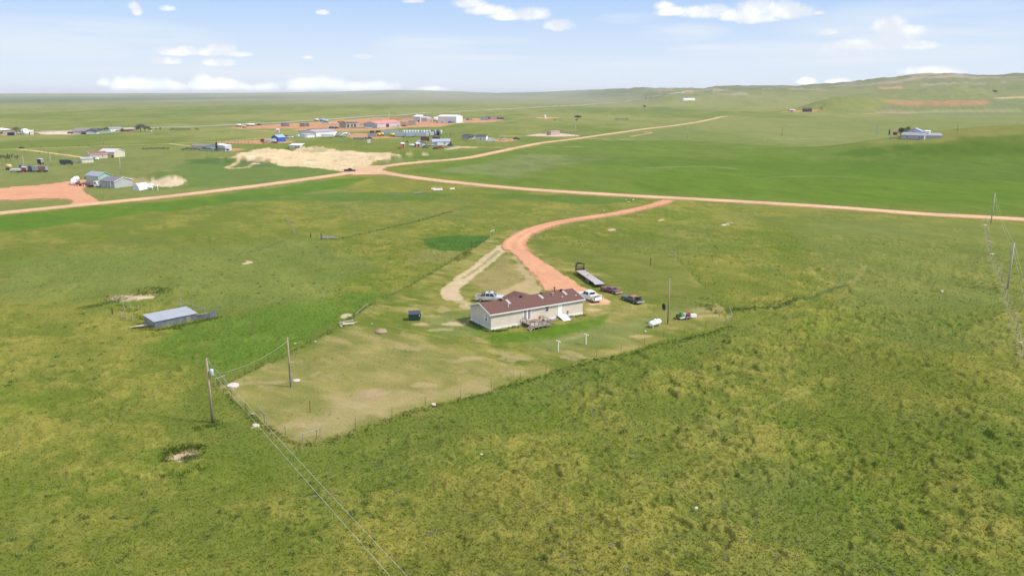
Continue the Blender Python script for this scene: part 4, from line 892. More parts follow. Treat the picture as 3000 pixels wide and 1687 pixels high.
g = T('white_bucket', 'small white bucket alone in the pasture right of the yard', 'bucket', P(2760, 857)); MB().rev([(.2,0),(.26,.5),(.22,.48)], 'z', (0,0,0), 12).o('pail', white, g)
# clothesline
cla = P(1635.7, 1029.4); clb = P(1717, 1009); rz = heading(cla, clb)
posts = []
for q_, lb in ((cla, 'white clothesline post with cross bar, the nearer one'), (clb, 'white clothesline post with cross bar, the farther one')):
    g = T('clothesline_post', lb, 'clothesline post', q_, rz, 'posts of the clothesline')
    MB().box(-.06, .06, -.06, .06, -.2, 2.0).o('post', white, g); MB().box(-.07, .07, -.6, .6, 1.93, 2.05).o('crossbar', white, g)
g = T('clothesline', 'thin lines strung between the two white posts', 'clothesline', cla, rz); L = dist(cla, clb)
for y_ in (-.6, -.2, .2, .6):
    m_ = MB(); pv = None
    for i in range(9):
        t = i/8; p = (t*L, y_, 2.06-.25*4*t*(1-t)*.5)
        if pv: m_.tube(pv, p, .007, n=5)
        pv = p
    m_.o('line', C('line', (.55,.55,.45)), g)
# junk trailer
a = P(1972, 937); b = P(2032, 929); rz = heading(a, b); L = dist(a, b)
g = T('utility_trailer', 'low flat utility trailer parked right of the yard pole', 'trailer', a, rz)
MB().box(1.2, L-.8, -.8, .8, .38, .46).o('deck', plank, g); MB().beam((0,0,.38), (1.3,-.6,.38), .08).beam((0,0,.38), (1.3,.6,.38), .08).o('tongue', blackp, g)
MB().box(1.2, L-.8, -.86, -.80, .3, .52).o('side_rail', offw, g)
wheels(g, (L*.52, L*.52+.8), .95, .3, .2)
def tj(name, label, cat, fx, y_, col, sz, shape='box'):
    p = a+Vector((math.cos(rz)*L*fx-math.sin(rz)*y_, math.sin(rz)*L*fx+math.cos(rz)*y_, .46)); p.z = a.z+.46
    k = T(name, label, cat, p, rz+fx); m = C(name+' '+cat, col, .5)
    if shape == 'box': MB().box(-sz/2, sz/2, -sz/3, sz/3, 0, sz*.55).o('body', m, k, bevel=.05); MB().box(-sz*.3, sz*.2, -sz*.25, sz*.25, sz*.55, sz*.8).o('top', m, k)
    elif shape == 'barrel': MB().rev([(sz*.3,0),(sz*.36,sz*.3),(sz*.3,sz*.75)], 'z', (0,0,0), 12).o('body', m, k)
    else: MB().slab([(-sz/2,-sz/2,.35),(sz/2,-sz/2,.05),(sz/2,sz/2,.1),(-sz/2,sz/2,.45)], .08).rev([(.1,0),(sz*.3,.2),(.1,.4)], 'z', (.1,0,.1), 8).o('body', m, k)
tj('generator', 'black engine block at the tongue end of the utility trailer', 'engine', .22, 0, (.03,.03,.035), .8)
tj('toy_car', 'bright green toy ride on car on the utility trailer', 'toy', .40, .1, (.10,.22,.05), 1.2)
tj('metal_drum', 'pale grey drum between green and purple things on the utility trailer', 'drum', .53, 0, (.45,.50,.55), .95, 'barrel')
tj('toy_slide', 'purple plastic toy slide on the utility trailer', 'toy', .65, 0, (.16,.08,.20), 1.1, 'x')
tj('toy_playhouse', 'red orange plastic toy on the utility trailer', 'toy', .76, 0, (.34,.12,.08), 1.0)
g = T('cooler_box', 'white box on the ground at the rear of the utility trailer', 'box', b, rz)
MB().box(-.9, .5, -.45, .45, .05, .62).o('body', white, g, bevel=.04); MB().box(-.92, .52, -.47, .47, .62, .70).o('lid', offw, g)

# concrete well covers
for px, py, R, hh, lb in ((683, 1131, .95, .28, 'large round pale concrete cover in the fence corner'), (869, 1114, .6, .08, 'small round pale concrete cover beside the meter pole')):
    g = T('concrete_cover', lb, 'well cover', P(px, py)); MB().rev([(R*.97,-.3),(R,hh-.06),(R*.96,hh),(R*.2,hh+.03)], 'z', (0,0,0), 24).o('disc', C('old concrete', (.55,.47,.42), .9, var=.2), g)
    MB().rev([(.18,hh),(.18,hh+.06),(.12,hh+.07)], 'z', (0,0,0), 12).o('hatch', C('hatch', (.4,.36,.33)), g)

# ---------------------------------------------------------------- poles and wires
def wire(par, a, b, sag, r=.012, n=14, m=None, dash=False):
    a = Vector(a); b = Vector(b); m_ = MB(); pv = None
    for i in range(n+1):
        t = i/n; p = a.lerp(b, t); p.z -= sag*4*t*(1-t)
        if pv is not None: m_.tube(pv, p, r, n=5)
        pv = p
    return m_.o('wire', m or wirem, par)
def pole(px, py, h, label, r=.15, m=None, cat='utility pole', group=None, trans=False, insul=True, name='utility_pole'):
    q_ = P(px, py); g = T(name, label, cat, q_, 0, group)
    MB().tube((0,0,-.5), (0,0,h), r, r*.72, 10).o('pole', m or polew, g, True)
    if insul: MB().rev([(.04,0),(.09,.05),(.09,.18),(.05,.26)], 'z', (r*.9, 0, h-.25), 8).o('insulator', C('insulator', (.25,.24,.26), .3), g)
    if trans:
        t = MB().rev([(.24,0),(.27,.05),(.27,.85),(.24,.92),(.1,.98)], 'z', (.55, 0, h-2.6), 14).o('transformer', C('transformer grey', (.50,.54,.58), .5), g, True)
        MB().rev([(.04,0),(.07,.1),(.03,.3)], 'z', (.55, 0, h-1.62), 8).tube((.5,0,h-1.4),(r*.7,0,h-.5),.02).o('bushing', C('insulator', (.25,.24,.26)), t); MB().box(.1, .32, -.05, .05, h-2.3, h-2.2).box(.1, .32, -.05, .05, h-1.9, h-1.8).o('bracket', steel, g)
    return g
pl1 = pole(622.9, 1236.8, 9.9, 'tall tan wooden pole with grey transformer left of the fence corner', .19, trans=True, group='power poles near the house')
pl2 = pole(852, 1132.5, 8.4, 'tan wooden pole with meter box inside the left end of the yard', .17, group='power poles near the house')
MB().box(.12, .34, -.35, -.12, .8, 2.3).o('meter_box', steel, pl2); MB().tube((.14,-.17,0),(.14,-.17,4.2),.04).o('conduit', steel, pl2)
g = pole(1956, 948, 9.7, 'grey tan wooden pole behind the propane tank', .17, group='power poles near the house')
d_ = T('satellite_dish', 'round black mesh dish held on an arm by the pole behind the propane tank', 'satellite dish', (g.location.x, g.location.y, g.location.z+3.0), math.radians(200), None, .85)
MB().rev([(.08,0),(.5,.10),(.86,.30),(.88,.30),(.5,.06)], 'x', (.95,-.1,.85), 20).o('dish', C('black mesh', (.025,.025,.035), .5), d_, True); MB().tube((.1,0,0), (.95,-.1,.8), .05).o('arm', steel, d_)
wg = C('pale pole', (.42,.38,.33), .8)
pr1 = pole(2903, 654, 11.1, 'grey wooden pole beside the red road at the right edge', .2, wg, group='power poles on the right'); pr2 = pole(2951, 847, 11.6, 'grey wooden pole in the right pasture with small box near its top', .22, wg, group='power poles on the right')
MB().box(-.5, -.2, -.2, .2, 8.9, 9.9).o('junction_box', steel, pr2)
# conductors: own things hanging between poles
def top(g, h): return Vector(g.location)+Vector((.1, 0, h))
def far_on_ray(px, py, z):
    d = ray(px, py); t = (z-CH)/d[2]; return Vector((d[0]*t, d[1]*t, z))
wlt = C('bare wire', (.50,.49,.42), .5, .3)
e1 = far_on_ray(1223, 1687, 9.6); e2 = far_on_ray(1165, 1687, 8.1)
o = T('power_line', 'upper of two pale wires running from the transformer pole to the bottom edge', 'power line', pl1.location); 
def loc_(o, p): return Vector(p)-Vector(o.location)
t1 = top(pl1, 9.6); t2 = Vector(pl1.location)+Vector((.5,0,8.0))
wire(o, loc_(o, t1), loc_(o, t1+(e1-t1)*2.2), 1.0, .018, 24, wlt)
o = T('power_line', 'lower of two pale wires running from the transformer to the bottom edge', 'power line', pl1.location)
wire(o, loc_(o, t2), loc_(o, t2+(e2-t2)*2.2), .8, .018, 24, wlt)
o = T('service_cable', 'thin sagging cable from the transformer pole to the meter pole', 'cable', pl1.location)
wire(o, loc_(o, Vector(pl1.location)+Vector((.5,.1,7.4))), loc_(o, top(pl2, 8.0)), 1.0, .014, 20, wlt)
for k, (dx, lb) in enumerate(((0, 'upper wire between the two grey poles on the right'), (.35, 'lower wire between the two grey poles on the right'))):
    o = T('power_line', lb, 'power line', pr1.location); A_, B_ = top(pr1, 10.9-k*1.4), top(pr2, 11.4-k*1.4)
    wire(o, loc_(o, A_), loc_(o, B_), 1.6, .013, 20, wlt)
    o = T('power_line', ('upper' if not k else 'lower')+' wire leaving the nearer right pole at the picture edge', 'power line', pr2.location)
    e = far_on_ray(3000, 795+45*k, 9.6-k*1.2); wire(o, loc_(o, B_), loc_(o, B_+(e-B_)*3.), 1.5, .013, 20, wlt)
# distant poles
for px, py, h, lb, m in [(93.7,431.5,9.5,'dark bare pole just above the track junction at far left',polew),(303.6,424,9,'dark bare pole above the beige house on the left',polew),(71,494,8,'pale pole behind the red camper on the left',wg),
    (150,486,7.5,'pale pole with box between the small trailer and the dark trailer',wg),(355,510,10.5,'pole with transformer behind the grey green house',wg),(508,419,9,'dark pole at the track fork left of the long beige house',polew),
    (681,409,9,'faint pole in the field left of the blue building',wg),(750,432,7,'short pale pole above the sand pit',wg),(1064,424,7,'short pale pole left of the white box by the fence',wg),(1617.5,391,11,'tall dark pole behind the substation pad',polew),
    (1686,402,13,'grey steel mast at the right end of the substation pad',steel),(2290.6,400,12,'dark pole alone on the right plain',C('dark pole', (.08,.07,.05))),(2014,404,12,'pale pole alone on the plain left of the dark one',wg),(2805,384,9,'dark pole on the plain behind the green hill',polew),
    (2608,409,8,'thin pole at the fence left of the white house',wg),(1685,362,10,'pale pole near the round dark tree',wg),(463,561,3.4,'short white post right of the arched metal shed',white),(1140,346,12,'white mast at the highway bend',white),(2276,326,14,'dark slim mast beside the oil site',dark)]:
    pole(px, py, h, lb, .16 if h < 11 else .2, m, insul=False, cat='pole', name='pole')
gw = T('steel_tower', 'grey lattice tower left of the white house on the right', 'tower', P(2567, 393))
m_ = MB(); [m_.beam((sx*1.0, sy*1.0, 0), (sx*.15, sy*.15, 11), .14) for sx in (-1,1) for sy in (-1,1)]
for i in range(6):
    z = i*1.8; s = 1.0-.85*z/11; s2 = 1.0-.85*(z+1.8)/11
    for sy in (-1, 1): m_.beam((-s, sy*s, z), (s2, sy*s2, z+1.8), .08); m_.beam((s, sy*s, z), (-s2, sy*s2, z+1.8), .08)
m_.o('lattice', steel, gw); MB().rev([(.1,0),(1.1,.15),(.1,.3)], 'y', (0,-.3,11.2), 12).o('windmill_rotor', steel, gw)

# ---------------------------------------------------------------- fences
FG = 0
def fence(name, label, pts, spacing=5., h=1.3, m=None, rows=3, pr=.035, closed=False, exact=False, group=None, wires=True, maxn=95):
    w_ = [P(*p) for p in pts]; o = T(name, label, 'fence', w_[0], 0, group); o0 = Vector(o.location)
    l = np.array([[p.x, p.y] for p in w_]); seg = np.linalg.norm(np.diff(l, axis=0), axis=1); s = np.concatenate([[0], np.cumsum(seg)])
    n = min(maxn, max(2, int(s[-1]/spacing)+1)); u = np.linspace(0, s[-1], n) if not exact else s
    xs = np.interp(u, s, l[:, 0]); ys = np.interp(u, s, l[:, 1]); pm = None; tops = []
    for i, (x, y) in enumerate(zip(xs, ys)):
        z = ground(x, y); hh = h*random.uniform(.9, 1.1)
        if pm is None:
            po = MB().tube((0,0,-.4), (0,0,h), pr, pr*.85, 6).o('post', m or tpost, o)
            pm = po
        else: po = pm.copy(); COL.objects.link(po)
        po.location = (x-o0.x, y-o0.y, z-o0.z); po.rotation_euler = (random.uniform(-.06,.06), random.uniform(-.06,.06), 0); tops.append(Vector((x, y, z))-o0)
    if wires:
        wm = MB()
        for k in range(rows):
            z = h*(.35+.55*k/max(1, rows-1))
            for p, q in zip(tops[:-1], tops[1:]): wm.tube(p+Vector((0,0,z)), q+Vector((0,0,z)), .005, n=4, cap=False)
        wm.o('wire', C('fence wire', (.10,.10,.09), .6), o)
    return o
def brace(label, a, b, c=None, h=1.4, pr=.07, m=None, group='wooden fence braces round the yard'):
    m = m or woodg; A_ = P(*a); B_ = P(*b); o = T('fence_brace', label, 'fence brace', A_, heading(A_, B_), group); L = dist(A_, B_); zb = B_.z-A_.z
    MB().tube((0,0,-.3), (0,0,h), pr, pr*.9, 8).o('post', m, o); MB().tube((L,0,zb-.3), (L,0,zb+h), pr, pr*.9, 8).o('post', m, o)
    MB().tube((.05,0,h-.12), (L,0,zb+h-.12), pr*.8, n=8).o('rail', m, o)
    if c:
        C__ = P(*c); r_ = Matrix.Rotation(-heading(A_, B_), 3, 'Z') @ (C__-A_)
        MB().tube((r_.x,r_.y,r_.z-.3), (r_.x,r_.y,r_.z+h), pr, pr*.9, 8).o('post', m, o); MB().tube((L,0,zb+h-.12), (r_.x,r_.y,r_.z+h-.12), pr*.8, n=8).o('rail', m, o)
    return o
fence('wire_fence', 'wire fence with dark steel posts along the lower side of the yard', [(680,1166),(720,1201),(758,1222),(783,1243),(830,1270),(888,1296),(939,1279),(1060,1242),(1150,1216),(1264,1180),(1320,1174),(1432,1140.5),(1534,1110.6),(1627,1078.5),(1700,1058),(1790,1034),(1884,1011.5),(1959,984),(2034,968),(2093.5,952),(2126,945)], 6.2)
fence('wire_fence', 'wire fence with dark steel posts along the left side of the yard', [(642,1133),(720.7,1095),(796,1061),(862.6,1030),(925,1002),(1012,950),(1075,905),(1130,872),(1201,838),(1235,815.6),(1267,800),(1294,783),(1372,735),(1438,690)], 6.0)
fence('wire_fence', 'wire fence following the outer side of the red driveway', [(1438,690),(1488,669),(1518,664),(1546,655),(1574,651),(1628,633),(1701,621),(1746,614),(1800,604),(1850,592)], 7)
fence('wire_fence', 'wire fence from the tank corner up the right side of the yard', [(2137,918),(2111,897),(2088,874),(2066,847.5),(2047.5,829),(2029,810),(2012,791.5),(1995,776),(1985,763.6),(1974,751)], 3, exact=True)
fence('wire_fence', 'wire fence across the pasture above the parked cars', [(1974,751),(1873,741),(1745,720),(1630,708),(1567,694)], 9)
fence('wire_fence', 'wire fence inside the bend of the red driveway', [(1567,694),(1625,668),(1700,655),(1770,640),(1850,625),(1930,606)], 10)
fence('wire_fence', 'old wire fence line running to the road at the right edge', [(2885.5,646),(2893,690),(2901,741),(2910,768),(2920,791),(2941.6,843.5),(2951,884),(2963,920),(2976,957.5),(2994,1035),(3004,1090)], 7, 1.2)
fence('wire_fence', 'faint wire fence slanting through the left pasture to the road', [(1005,697),(1020,694),(1100,678),(1176,655),(1225,646),(1300,625),(1380,604),(1450,590)], 7.5, 1.2)
fence('wire_fence', 'upper wire fence of the left pasture pen', [(857,628),(921,620),(955,610),(990,607),(1060,594),(1160,580)], 10, 1.3, woodg, pr=.05)
fence('post_row', 'row of old grey wooden posts at the left end of the pasture pen', [(832,634),(842,651),(846,658),(849,664),(857,676),(861,682),(866,690)], 3, 1.5, woodg, rows=1, pr=.11, exact=True)
fence('post_row', 'short row of pale posts in the grass below the road bend', [(1263,583),(1311,581),(1326,582),(1342,584)], 8, 1.5, woodg, rows=1, pr=.10, exact=True)
fence('wire_fence', 'long wire fence in front of the container yard', [(1000,434),(1060,427),(1110,421),(1180,415),(1230,409)], 12, 1.4, C('dark posts', (.07,.05,.04)), pr=.12)
fence('wire_fence', 'wire fence on the right plain before the distant white house', [(2449,410),(2540,409),(2638,409)], 14, 1.4, woodg, pr=.1)
fence('wire_fence', 'straight wire fence along the far side of the green field', [(1560,432),(1800,432),(2000,430),(2250,424),(2500,416)], 22, 1.4, C('dark posts', (.07,.05,.04)), pr=.07)
fence('wire_fence', 'roadside wire fence beyond the red road on the right', [(2100,580),(2400,597),(2700,615),(3010,632)], 12, 1.2)
brace('grey wooden brace at the far left corner of the yard', (632,1131), (659,1121))
brace('grey wooden brace on the left fence where the wires cross it', (758,1215), (783,1240)); brace('grey wooden brace at the bottom corner of the yard', (888.5,1296), (939,1278))
brace('grey angled brace at the tank corner of the yard', (2126,948), (2145,941), (2137,918)); brace('pale brace with white rail beside the dark green patch', (1437,690), (1447,683), m=white)
brace('grey brace beside the driveway bend', (1560,692), (1571,696), (1556,697)); brace('grey brace at the upper right corner of the yard', (1953,748), (1972,749), (1976,757))
brace('pale gate brace with fallen logs on the left fence', (1042,936), (1078,905), m=wood); brace('small pale brace where the right fence meets the driveway', (1978,594), (1986,591))
for px, py, h, lb, m, r in [(908.6,1208,1.9,'rusty steel post alone in the lower left yard',C('rust', (.16,.07,.04)),.06),(910,697,1.5,'dark stump post left of the old pen timbers',dark,.14),(941,702,2.0,'tall dark post at the old pen timbers',dark,.12),(1905,777,2.2,'dark post alone behind the parked cars',dark,.07)]:
    g = T('single_post', lb, 'post', P(px, py)); MB().tube((0,0,-.3), (.05,.03,h), r, n=8).o('shaft', m, g)
# shed with sheet metal wings
a = P(454.4, 964); b = P(576, 939); rz = heading(a, b); L = 8.9
shm = ribmat('weathered sheet wall', (.26,.28,.31), .25, 0, .22, .5, .4, .30); shr = ribmat('sheet roof', (.40,.41,.45), .3, 0, .12, .5, .2, .12)
g = T('metal_shed', 'low grey sheet metal shed with flat sloping roof in tall grass', 'shed', a, rz)
MB().loft([[(x, 0, -.5), (x, 5.1, -.5), (x, 5.1, 2.0), (x, 0, 1.55)] for x in (0, L)]).o('wall', shm, g)
MB().slab([(-.2, -.22, 1.62), (L+.2, -.22, 1.62), (L+.2, 5.3, 2.1), (-.2, 5.3, 2.1)], .07).o('roof', shr, g)
MB().box(6.6, 7.5, -.03, -.003, .0, 1.45).o('patch_panel', ribmat('rusty yellow sheet', (.36,.31,.22), .25, 0, .2, .6, .2), g)
def sheet(lb, x0, x1, y0, y1, h0, h1, tilt=0.):
    k = T('metal_windbreak', lb, 'windbreak', a, rz, 'sheet metal windbreak panels beside the shed')
    MB().loft([[(x0, y0, -.3), (x0, y0+.06, -.3), (x0, y0+.06+tilt, h0), (x0, y0+tilt, h0)], [(x1, y1, -.3), (x1, y1+.06, -.3), (x1, y1+.06+tilt, h1), (x1, y1+tilt, h1)]]).o('sheet', shm, k)
    MB().box(x0+.1, x0+.2, y0+.07, y0+.17, -.3, h0-.05).o('post', wood, k)
sheet('low grey sheet panel joining the shed wall', L+.02, L+1.4, .9, .5, .85, .9); sheet('middle grey sheet panel right of the shed', L+1.4, L+3.0, .3, .1, 1.0, 1.15); sheet('outer grey sheet panel at the end of the windbreak', L+3.0, L+4.5, .1, .3, 1.2, 1.6, .1)
k = T('windbreak_board', 'pale board lying along the top of the windbreak panels', 'board', a, rz); MB().box(L-.4, L+2.6, .45, .65, 1.02, 1.08).o('plank', woodg, k)
for (px, py, h, lb, m, r) in [(329,922,1.5,'dark wooden post farthest left by the shed',dark,.12),(354,930,1.3,'short grey post left of the shed',woodg,.14),(365,908,1.6,'slim grey post behind the shed posts',woodg,.1),(369,933,1.3,'grey post nearest the slim one by the shed',woodg,.12),(388,940,1.3,'grey post closest to the shed wall',woodg,.14),(383,905,.9,'short grey post in the back row by the shed',woodg,.13),(405,905,.9,'dark short post at the back of the shed',wood,.12),
    (530,899,1.9,'grey post standing up behind the shed roof',woodg,.13),(565,910,1.6,'grey post at the right end of the shed roof',woodg,.12),(600,918,1.5,'grey post behind the windbreak panels',woodg,.13)]:
    g = T('old_post', lb, 'post', P(px, py), 0, 'old posts round the metal shed'); MB().tube((0,0,-.3), (random.uniform(-.1,.1),random.uniform(-.1,.1),h), r, r*.9, 8).o('shaft', m, g)
o = T('pole_rail', 'grey rail slanting behind the shed roof', 'rail', P(530, 899)); e = P(600, 918)-P(530, 899); MB().tube((0,0,1.6), (e.x, e.y, e.z+1.0), .07, n=6).o('rail', woodg, o)
def lumber(label, px, py, n, L_, m, spread=1.2, name='lumber_pile', cat='lumber pile'):
    g = T(name, label, cat, P(px, py))
    b_ = MB()
    for i in range(n):
        x, y = random.uniform(-spread, spread), random.uniform(-spread, spread); t = random.uniform(-.5, .5)+.2; z = .06+.07*(i % 4)
        b_.beam((x-math.cos(t)*L_/2, y-math.sin(t)*L_/2, z), (x+math.cos(t)*L_/2, y+math.sin(t)*L_/2, z+random.uniform(-.02,.25)), .22, .06)
    b_.o('boards', m, g)
paleb = C('pale boards', (.60,.50,.40), .85, var=.2)
lumber('pale boards and sheets lying at the left end of the metal shed', 417, 956, 7, 3.2, paleb, .7)
lumber('heap of old grey timber in the grass by the road bend', 1232, 566, 16, 4.5, woodg, 2.4); lumber('grey broken pen timbers in the left pasture', 961, 698, 14, 4.0, woodg, 1.8); lumber('few weathered poles lying on the pasture left of the timber heap', 1160, 571, 4, 6, woodg, 1.2)
lumber('fallen pale logs against the left yard fence', 1022, 948, 6, 3.0, paleb, 1.2)
for px, py, L_, lb in ((1283,558,4.6,'large white sheet lying in the grass by the road bend'),(1270,556,2.2,'smaller white sheet left of the large one by the road'),(1325,556,2.4,'broken pale sheets right of the large white one')):
    g = T('flat_panel', lb, 'panel', P(px, py)+Vector((0,0,.25)), .2); MB().slab([(-L_/2,-L_*.35,.0),(L_/2,-L_*.3,.1),(L_/2,L_*.35,.7),(-L_/2,L_*.3,.5)], .15).o('sheet', C('dusty panel', (.52,.45,.38)), g)
# rocks
rockm = C('pale rock', (.52,.45,.35), .95, var=.25, scale=4)
def rock(px, py, s, lb, group=None, m=None):
    g = T('rock', lb, 'rock', P(px, py), random.uniform(0, 3), group); bm = bmesh.new(); bmesh.ops.create_icosphere(bm, subdivisions=2, radius=1)
    for v in bm.verts: v.co = Vector((v.co.x*1.4, v.co.y, v.co.z*.6))*s*.55*(.8+.45*float(vn(v.co.x*2+px, v.co.y*2+v.co.z*3)))
    me = bpy.data.meshes.new('stone'); bm.to_mesh(me); bm.free(); me.materials.append(m or rockm); link('stone', me, g)
for px, py, s, lb in [(866,1006,.45,'pale stone by the left yard fence below the meter pole wire'),(925,1000,.5,'pale stone at the foot of a left fence post'),(1012,950,.6,'pale rock left of the fallen logs'),(1000,956,.45,'small rock beside the fallen logs'),(1270,1184,.6,'white rock under the lower yard fence'),
   (1855,586,.9,'largest white rock in the ditch by the drive entrance'),(1842,592,.7,'white rock left in the ditch by the drive entrance'),(1830,597,.6,'lowest white rock in the ditch by the drive entrance'),(1834,586,.5,'small white rock above the ditch rocks'),(1770,618,.5,'white rock on the inner drive fence'),
   (2120,660,1.2,'left pale rock of the outcrop beyond the yard'),(2140,655,1.0,'right pale rock of the outcrop beyond the yard'),(740,1212,.35,'small white stone near the left fence brace'),(750,1247,.9,'flat pale rock under the wires'),(960,516,1.0,'white rock beside the road junction'),
   (2990,1003,.5,'white rock by the right fence'),(2886,660,.8,'pale rock at the roadside end of the right fence'),(2897,708,.8,'pale rock midway on the right fence'),(2906,745,.9,'pale rock near the nearer right pole'),(2940,838,.7,'tan rock beside the base of the right pole'),(2980,975,.7,'tan rock low on the right fence'),(1090,948,.35,'tan stone on the left fence near the dumpster'),
   (2590,748,.3,'tiny white stone in the right pasture'),(1410,1330,.3,'tiny pale stone in the near pasture'),(2040,1487,.35,'white stone low in the near pasture')]:
    rock(px, py, s, lb)
g = T('dirt_mound', 'low brown dirt mound in the yard left of the house', 'dirt mound', P(1116, 970))
MB().rev([(1.35,-.2),(1.15,.10),(.7,.26),(.25,.32)], 'z', (0,0,0), 16).o('heap', C('brown dirt', (.29,.22,.13), .95, var=.3, scale=3, bump=1), g, True)

# ---------------------------------------------------------------- trees
leafm = {k: C('leaves '+k, c, .85, var=.3, scale=.8) for k, c in dict(green=(.075,.11,.035), dark=(.03,.05,.025), bare=(.19,.16,.13), grey=(.15,.17,.10)).items()}
bark = C('bark', (.10,.075,.055), .9)
def tree(px, py, h, w_, kind, label, name='tree', cat='tree', group=None, n=260):
    g = T(name, label, cat, P(px, py), 0, group); tk = MB()
    if kind == 'conifer':
        tk.tube((0,0,-.3), (0,0,h*.9), h*.03, .03, 6).o('trunk', bark, g); m_ = MB()
        for i in range(n):
            t = random.random()**.8; z = h*(.08+.92*t); R = w_/2*(1-t)*random.uniform(.5, 1.1)+.1; a = random.uniform(0, 6.28); s = h*.055*random.uniform(.7, 1.3)
            p = Vector((math.cos(a)*R, math.sin(a)*R, z)); u = Vector((math.cos(a), math.sin(a), -.35))*s*1.6; v = Vector((-math.sin(a), math.cos(a), random.uniform(-.3,.3)))*s
            m_.quad(p-u-v, p+u-v*.3, p+u+v*.3, p-u+v)
        nm, mm = 'crown', leafm['dark']
    else:
        k = random.randint(3, 5); tk.tube((0,0,-.3), (0,0,h*.35), h*.035, h*.025, 7); hubs = []
        for i in range(k):
            a = 6.28*i/k+random.random(); e = Vector((math.cos(a)*w_*.28, math.sin(a)*w_*.28, h*random.uniform(.55, .8))); tk.tube((0,0,h*.3), e, h*.02, h*.006, 5); hubs.append(e)
        hubs.append(Vector((0,0,h*.75))); tk.o('trunk', bark, g); m_ = MB()
        for i in range(n):
            c = random.choice(hubs); d = Vector(rng.normal(size=3)).normalized()*random.uniform(.35, 1); p = c+Vector((d.x*w_*.30, d.y*w_*.30, d.z*h*.24)); s = w_*.055*random.uniform(.6, 1.3)
            if kind == 'bare':
                q = p+Vector((d.x*.5, d.y*.5, 1))*s*2.2; v = Vector((random.uniform(-1,1), random.uniform(-1,1), 0)).normalized()*s*.25; m_.quad(p-v, p+v, q+v*.3, q-v*.3)
            else:
                u = Vector(rng.normal(size=3)).normalized()*s; v = u.cross(Vector(rng.normal(size=3))).normalized()*s*.8; m_.quad(p-u, p-v, p+u, p+v)
        nm, mm = 'crown', leafm[kind]
    me = bpy.data.meshes.new(nm); me.from_pydata(m_.v, [], m_.f); me.materials.append(mm); link(nm, me, g); return g
# ---------------------------------------------------------------- far buildings
def W(name, col, per=.6, axis=0, **k): return ribmat(name, col, per, axis, .06, .7, **k)
cream = W('cream siding', (.62,.56,.42)); lav = W('lavender roof', (.30,.28,.30)); gsid = W('grey siding', (.40,.42,.40)); mauve = C('mauve roof', (.22,.18,.18), .9); wsid = W('white siding', (.74,.73,.72))
redroof = W('rose roof', (.58,.20,.19)); gmet = W('grey metal wall', (.46,.44,.45)); bluem = W('bright blue wall', (.02,.09,.42)); blr = W('light blue roof', (.28,.38,.58)); tanm = W('tan metal wall', (.42,.33,.25), 1.4); purp = W('purple grey roof', (.36,.30,.38)); dred = C('dark red', (.22,.035,.03)); greenw = W('sage green wall', (.33,.47,.37)); dkroof = C('charcoal roof', (.07,.06,.07), .8); bluesid = W('blue siding', (.24,.31,.40))
redm = C('red paint', (.45,.03,.03), .5)
win2 = ((.12,.2,1.1,2.3),(.7,.78,1.1,2.3))
gable('beige_house', 'beige mobile home with red brown roof, left of the cream barn', 'house', (265.2,466), (316,463.5), (240.5,461.5), h=3.2, rise=1.4, wm=cream, rm=C('red brown roof', (.24,.10,.09), .9), trim=white, wf=((.45,.49,1.4,2.2),(.68,.73,1.1,2.4),(.1,.13,1.6,2.2)), wl=((.25,.35,1.2,2.2),(.6,.75,1.2,2.3),(.68,.8,.2,.9,'door',dred)))
gable('cream_barn', 'cream barn with pale grey roof at the right end of the beige home', 'barn', (335.3,461.6), (366.8,459.0), None, 13, h=4.2, rise=1.9, ax='y', wm=cream, rm=W('pale grey roof', (.52,.49,.50)), trim=offw, wl=((.3,.4,1.5,2.5),(.05,.18,.1,1.9,'door',dred)))
gable('garage', 'low cream garage with grey roof in front of the beige home', 'garage', (240.5,478), (275,476.3), (228,476.3), h=2.6, rise=.9, wm=cream, rm=W('grey roof', (.36,.36,.39)), wf=((.06,.09,.2,1.0),))
gable('grey_house', 'grey green house with purple grey roof and white porch column', 'house', (336,551.7), (389,545), None, 10.5, h=3.3, rise=1.7, ax='y', wm=gsid, rm=C('slate purple roof', (.17,.15,.19), .9), trim=white, wl=((.30,.36,1.4,2.1),(.22,.27,.2,3.2,'porch_column',white),(.5,.56,1.2,2.4),(.85,.95,1.3,2.0)), wf=((.1,.13,1.6,2.1),))
gable('green_barn', 'pale green metal barn with blue grey roof behind the grey house', 'barn', (290,541.5), (330,537.5), None, 12, h=4.4, rise=1.8, ax='y', wm=greenw, rm=W('blue grey roof', (.30,.31,.37)), trim=greenw, wl=((.3,.6,.2,3.4,'door',gsid),))
# arched metal shed
a = P(408.5, 558.5); b = P(438, 553.7); rz = heading(a, b); L = dist(a, b)
g = T('arched_shed', 'white corrugated half round metal shed beside the grey house', 'shed', a, rz); m_ = MB(); n = 14; rg = []
for i in range(25):
    x = L*i/24; w_ = .06*(i % 2); rg.append([(x, 2.0-math.cos(math.pi*k/n)*(2.0+w_), math.sin(math.pi*k/n)*(3.4+w_)-.1) for k in range(n+1)])
m_.loft(rg).o('shell', C('white corrugated', (.72,.73,.76), .5), g); MB().box(-.06, -.02, 1.1, 2.9, 0, 2.3).o('door', offw, g)
def capsule(name, label, px, py, L_, R, m, rz=0., group=None, leg=.35):
    g = T(name, label, 'tank', P(px, py), rz, group); MB().rev([(.02,-L_/2),(R*.7,-L_/2+R*.25),(R,-L_/2+R*.8),(R,L_/2-R*.8),(R*.7,L_/2-R*.25),(.02,L_/2)], 'x', (0,0,R+leg), 14).o('tank', m, g, True)
    for x_ in (-L_*.3, L_*.3): MB().box(x_-.1, x_+.1, -R*.6, R*.6, -.2, leg+.15).o('leg', offw, g)
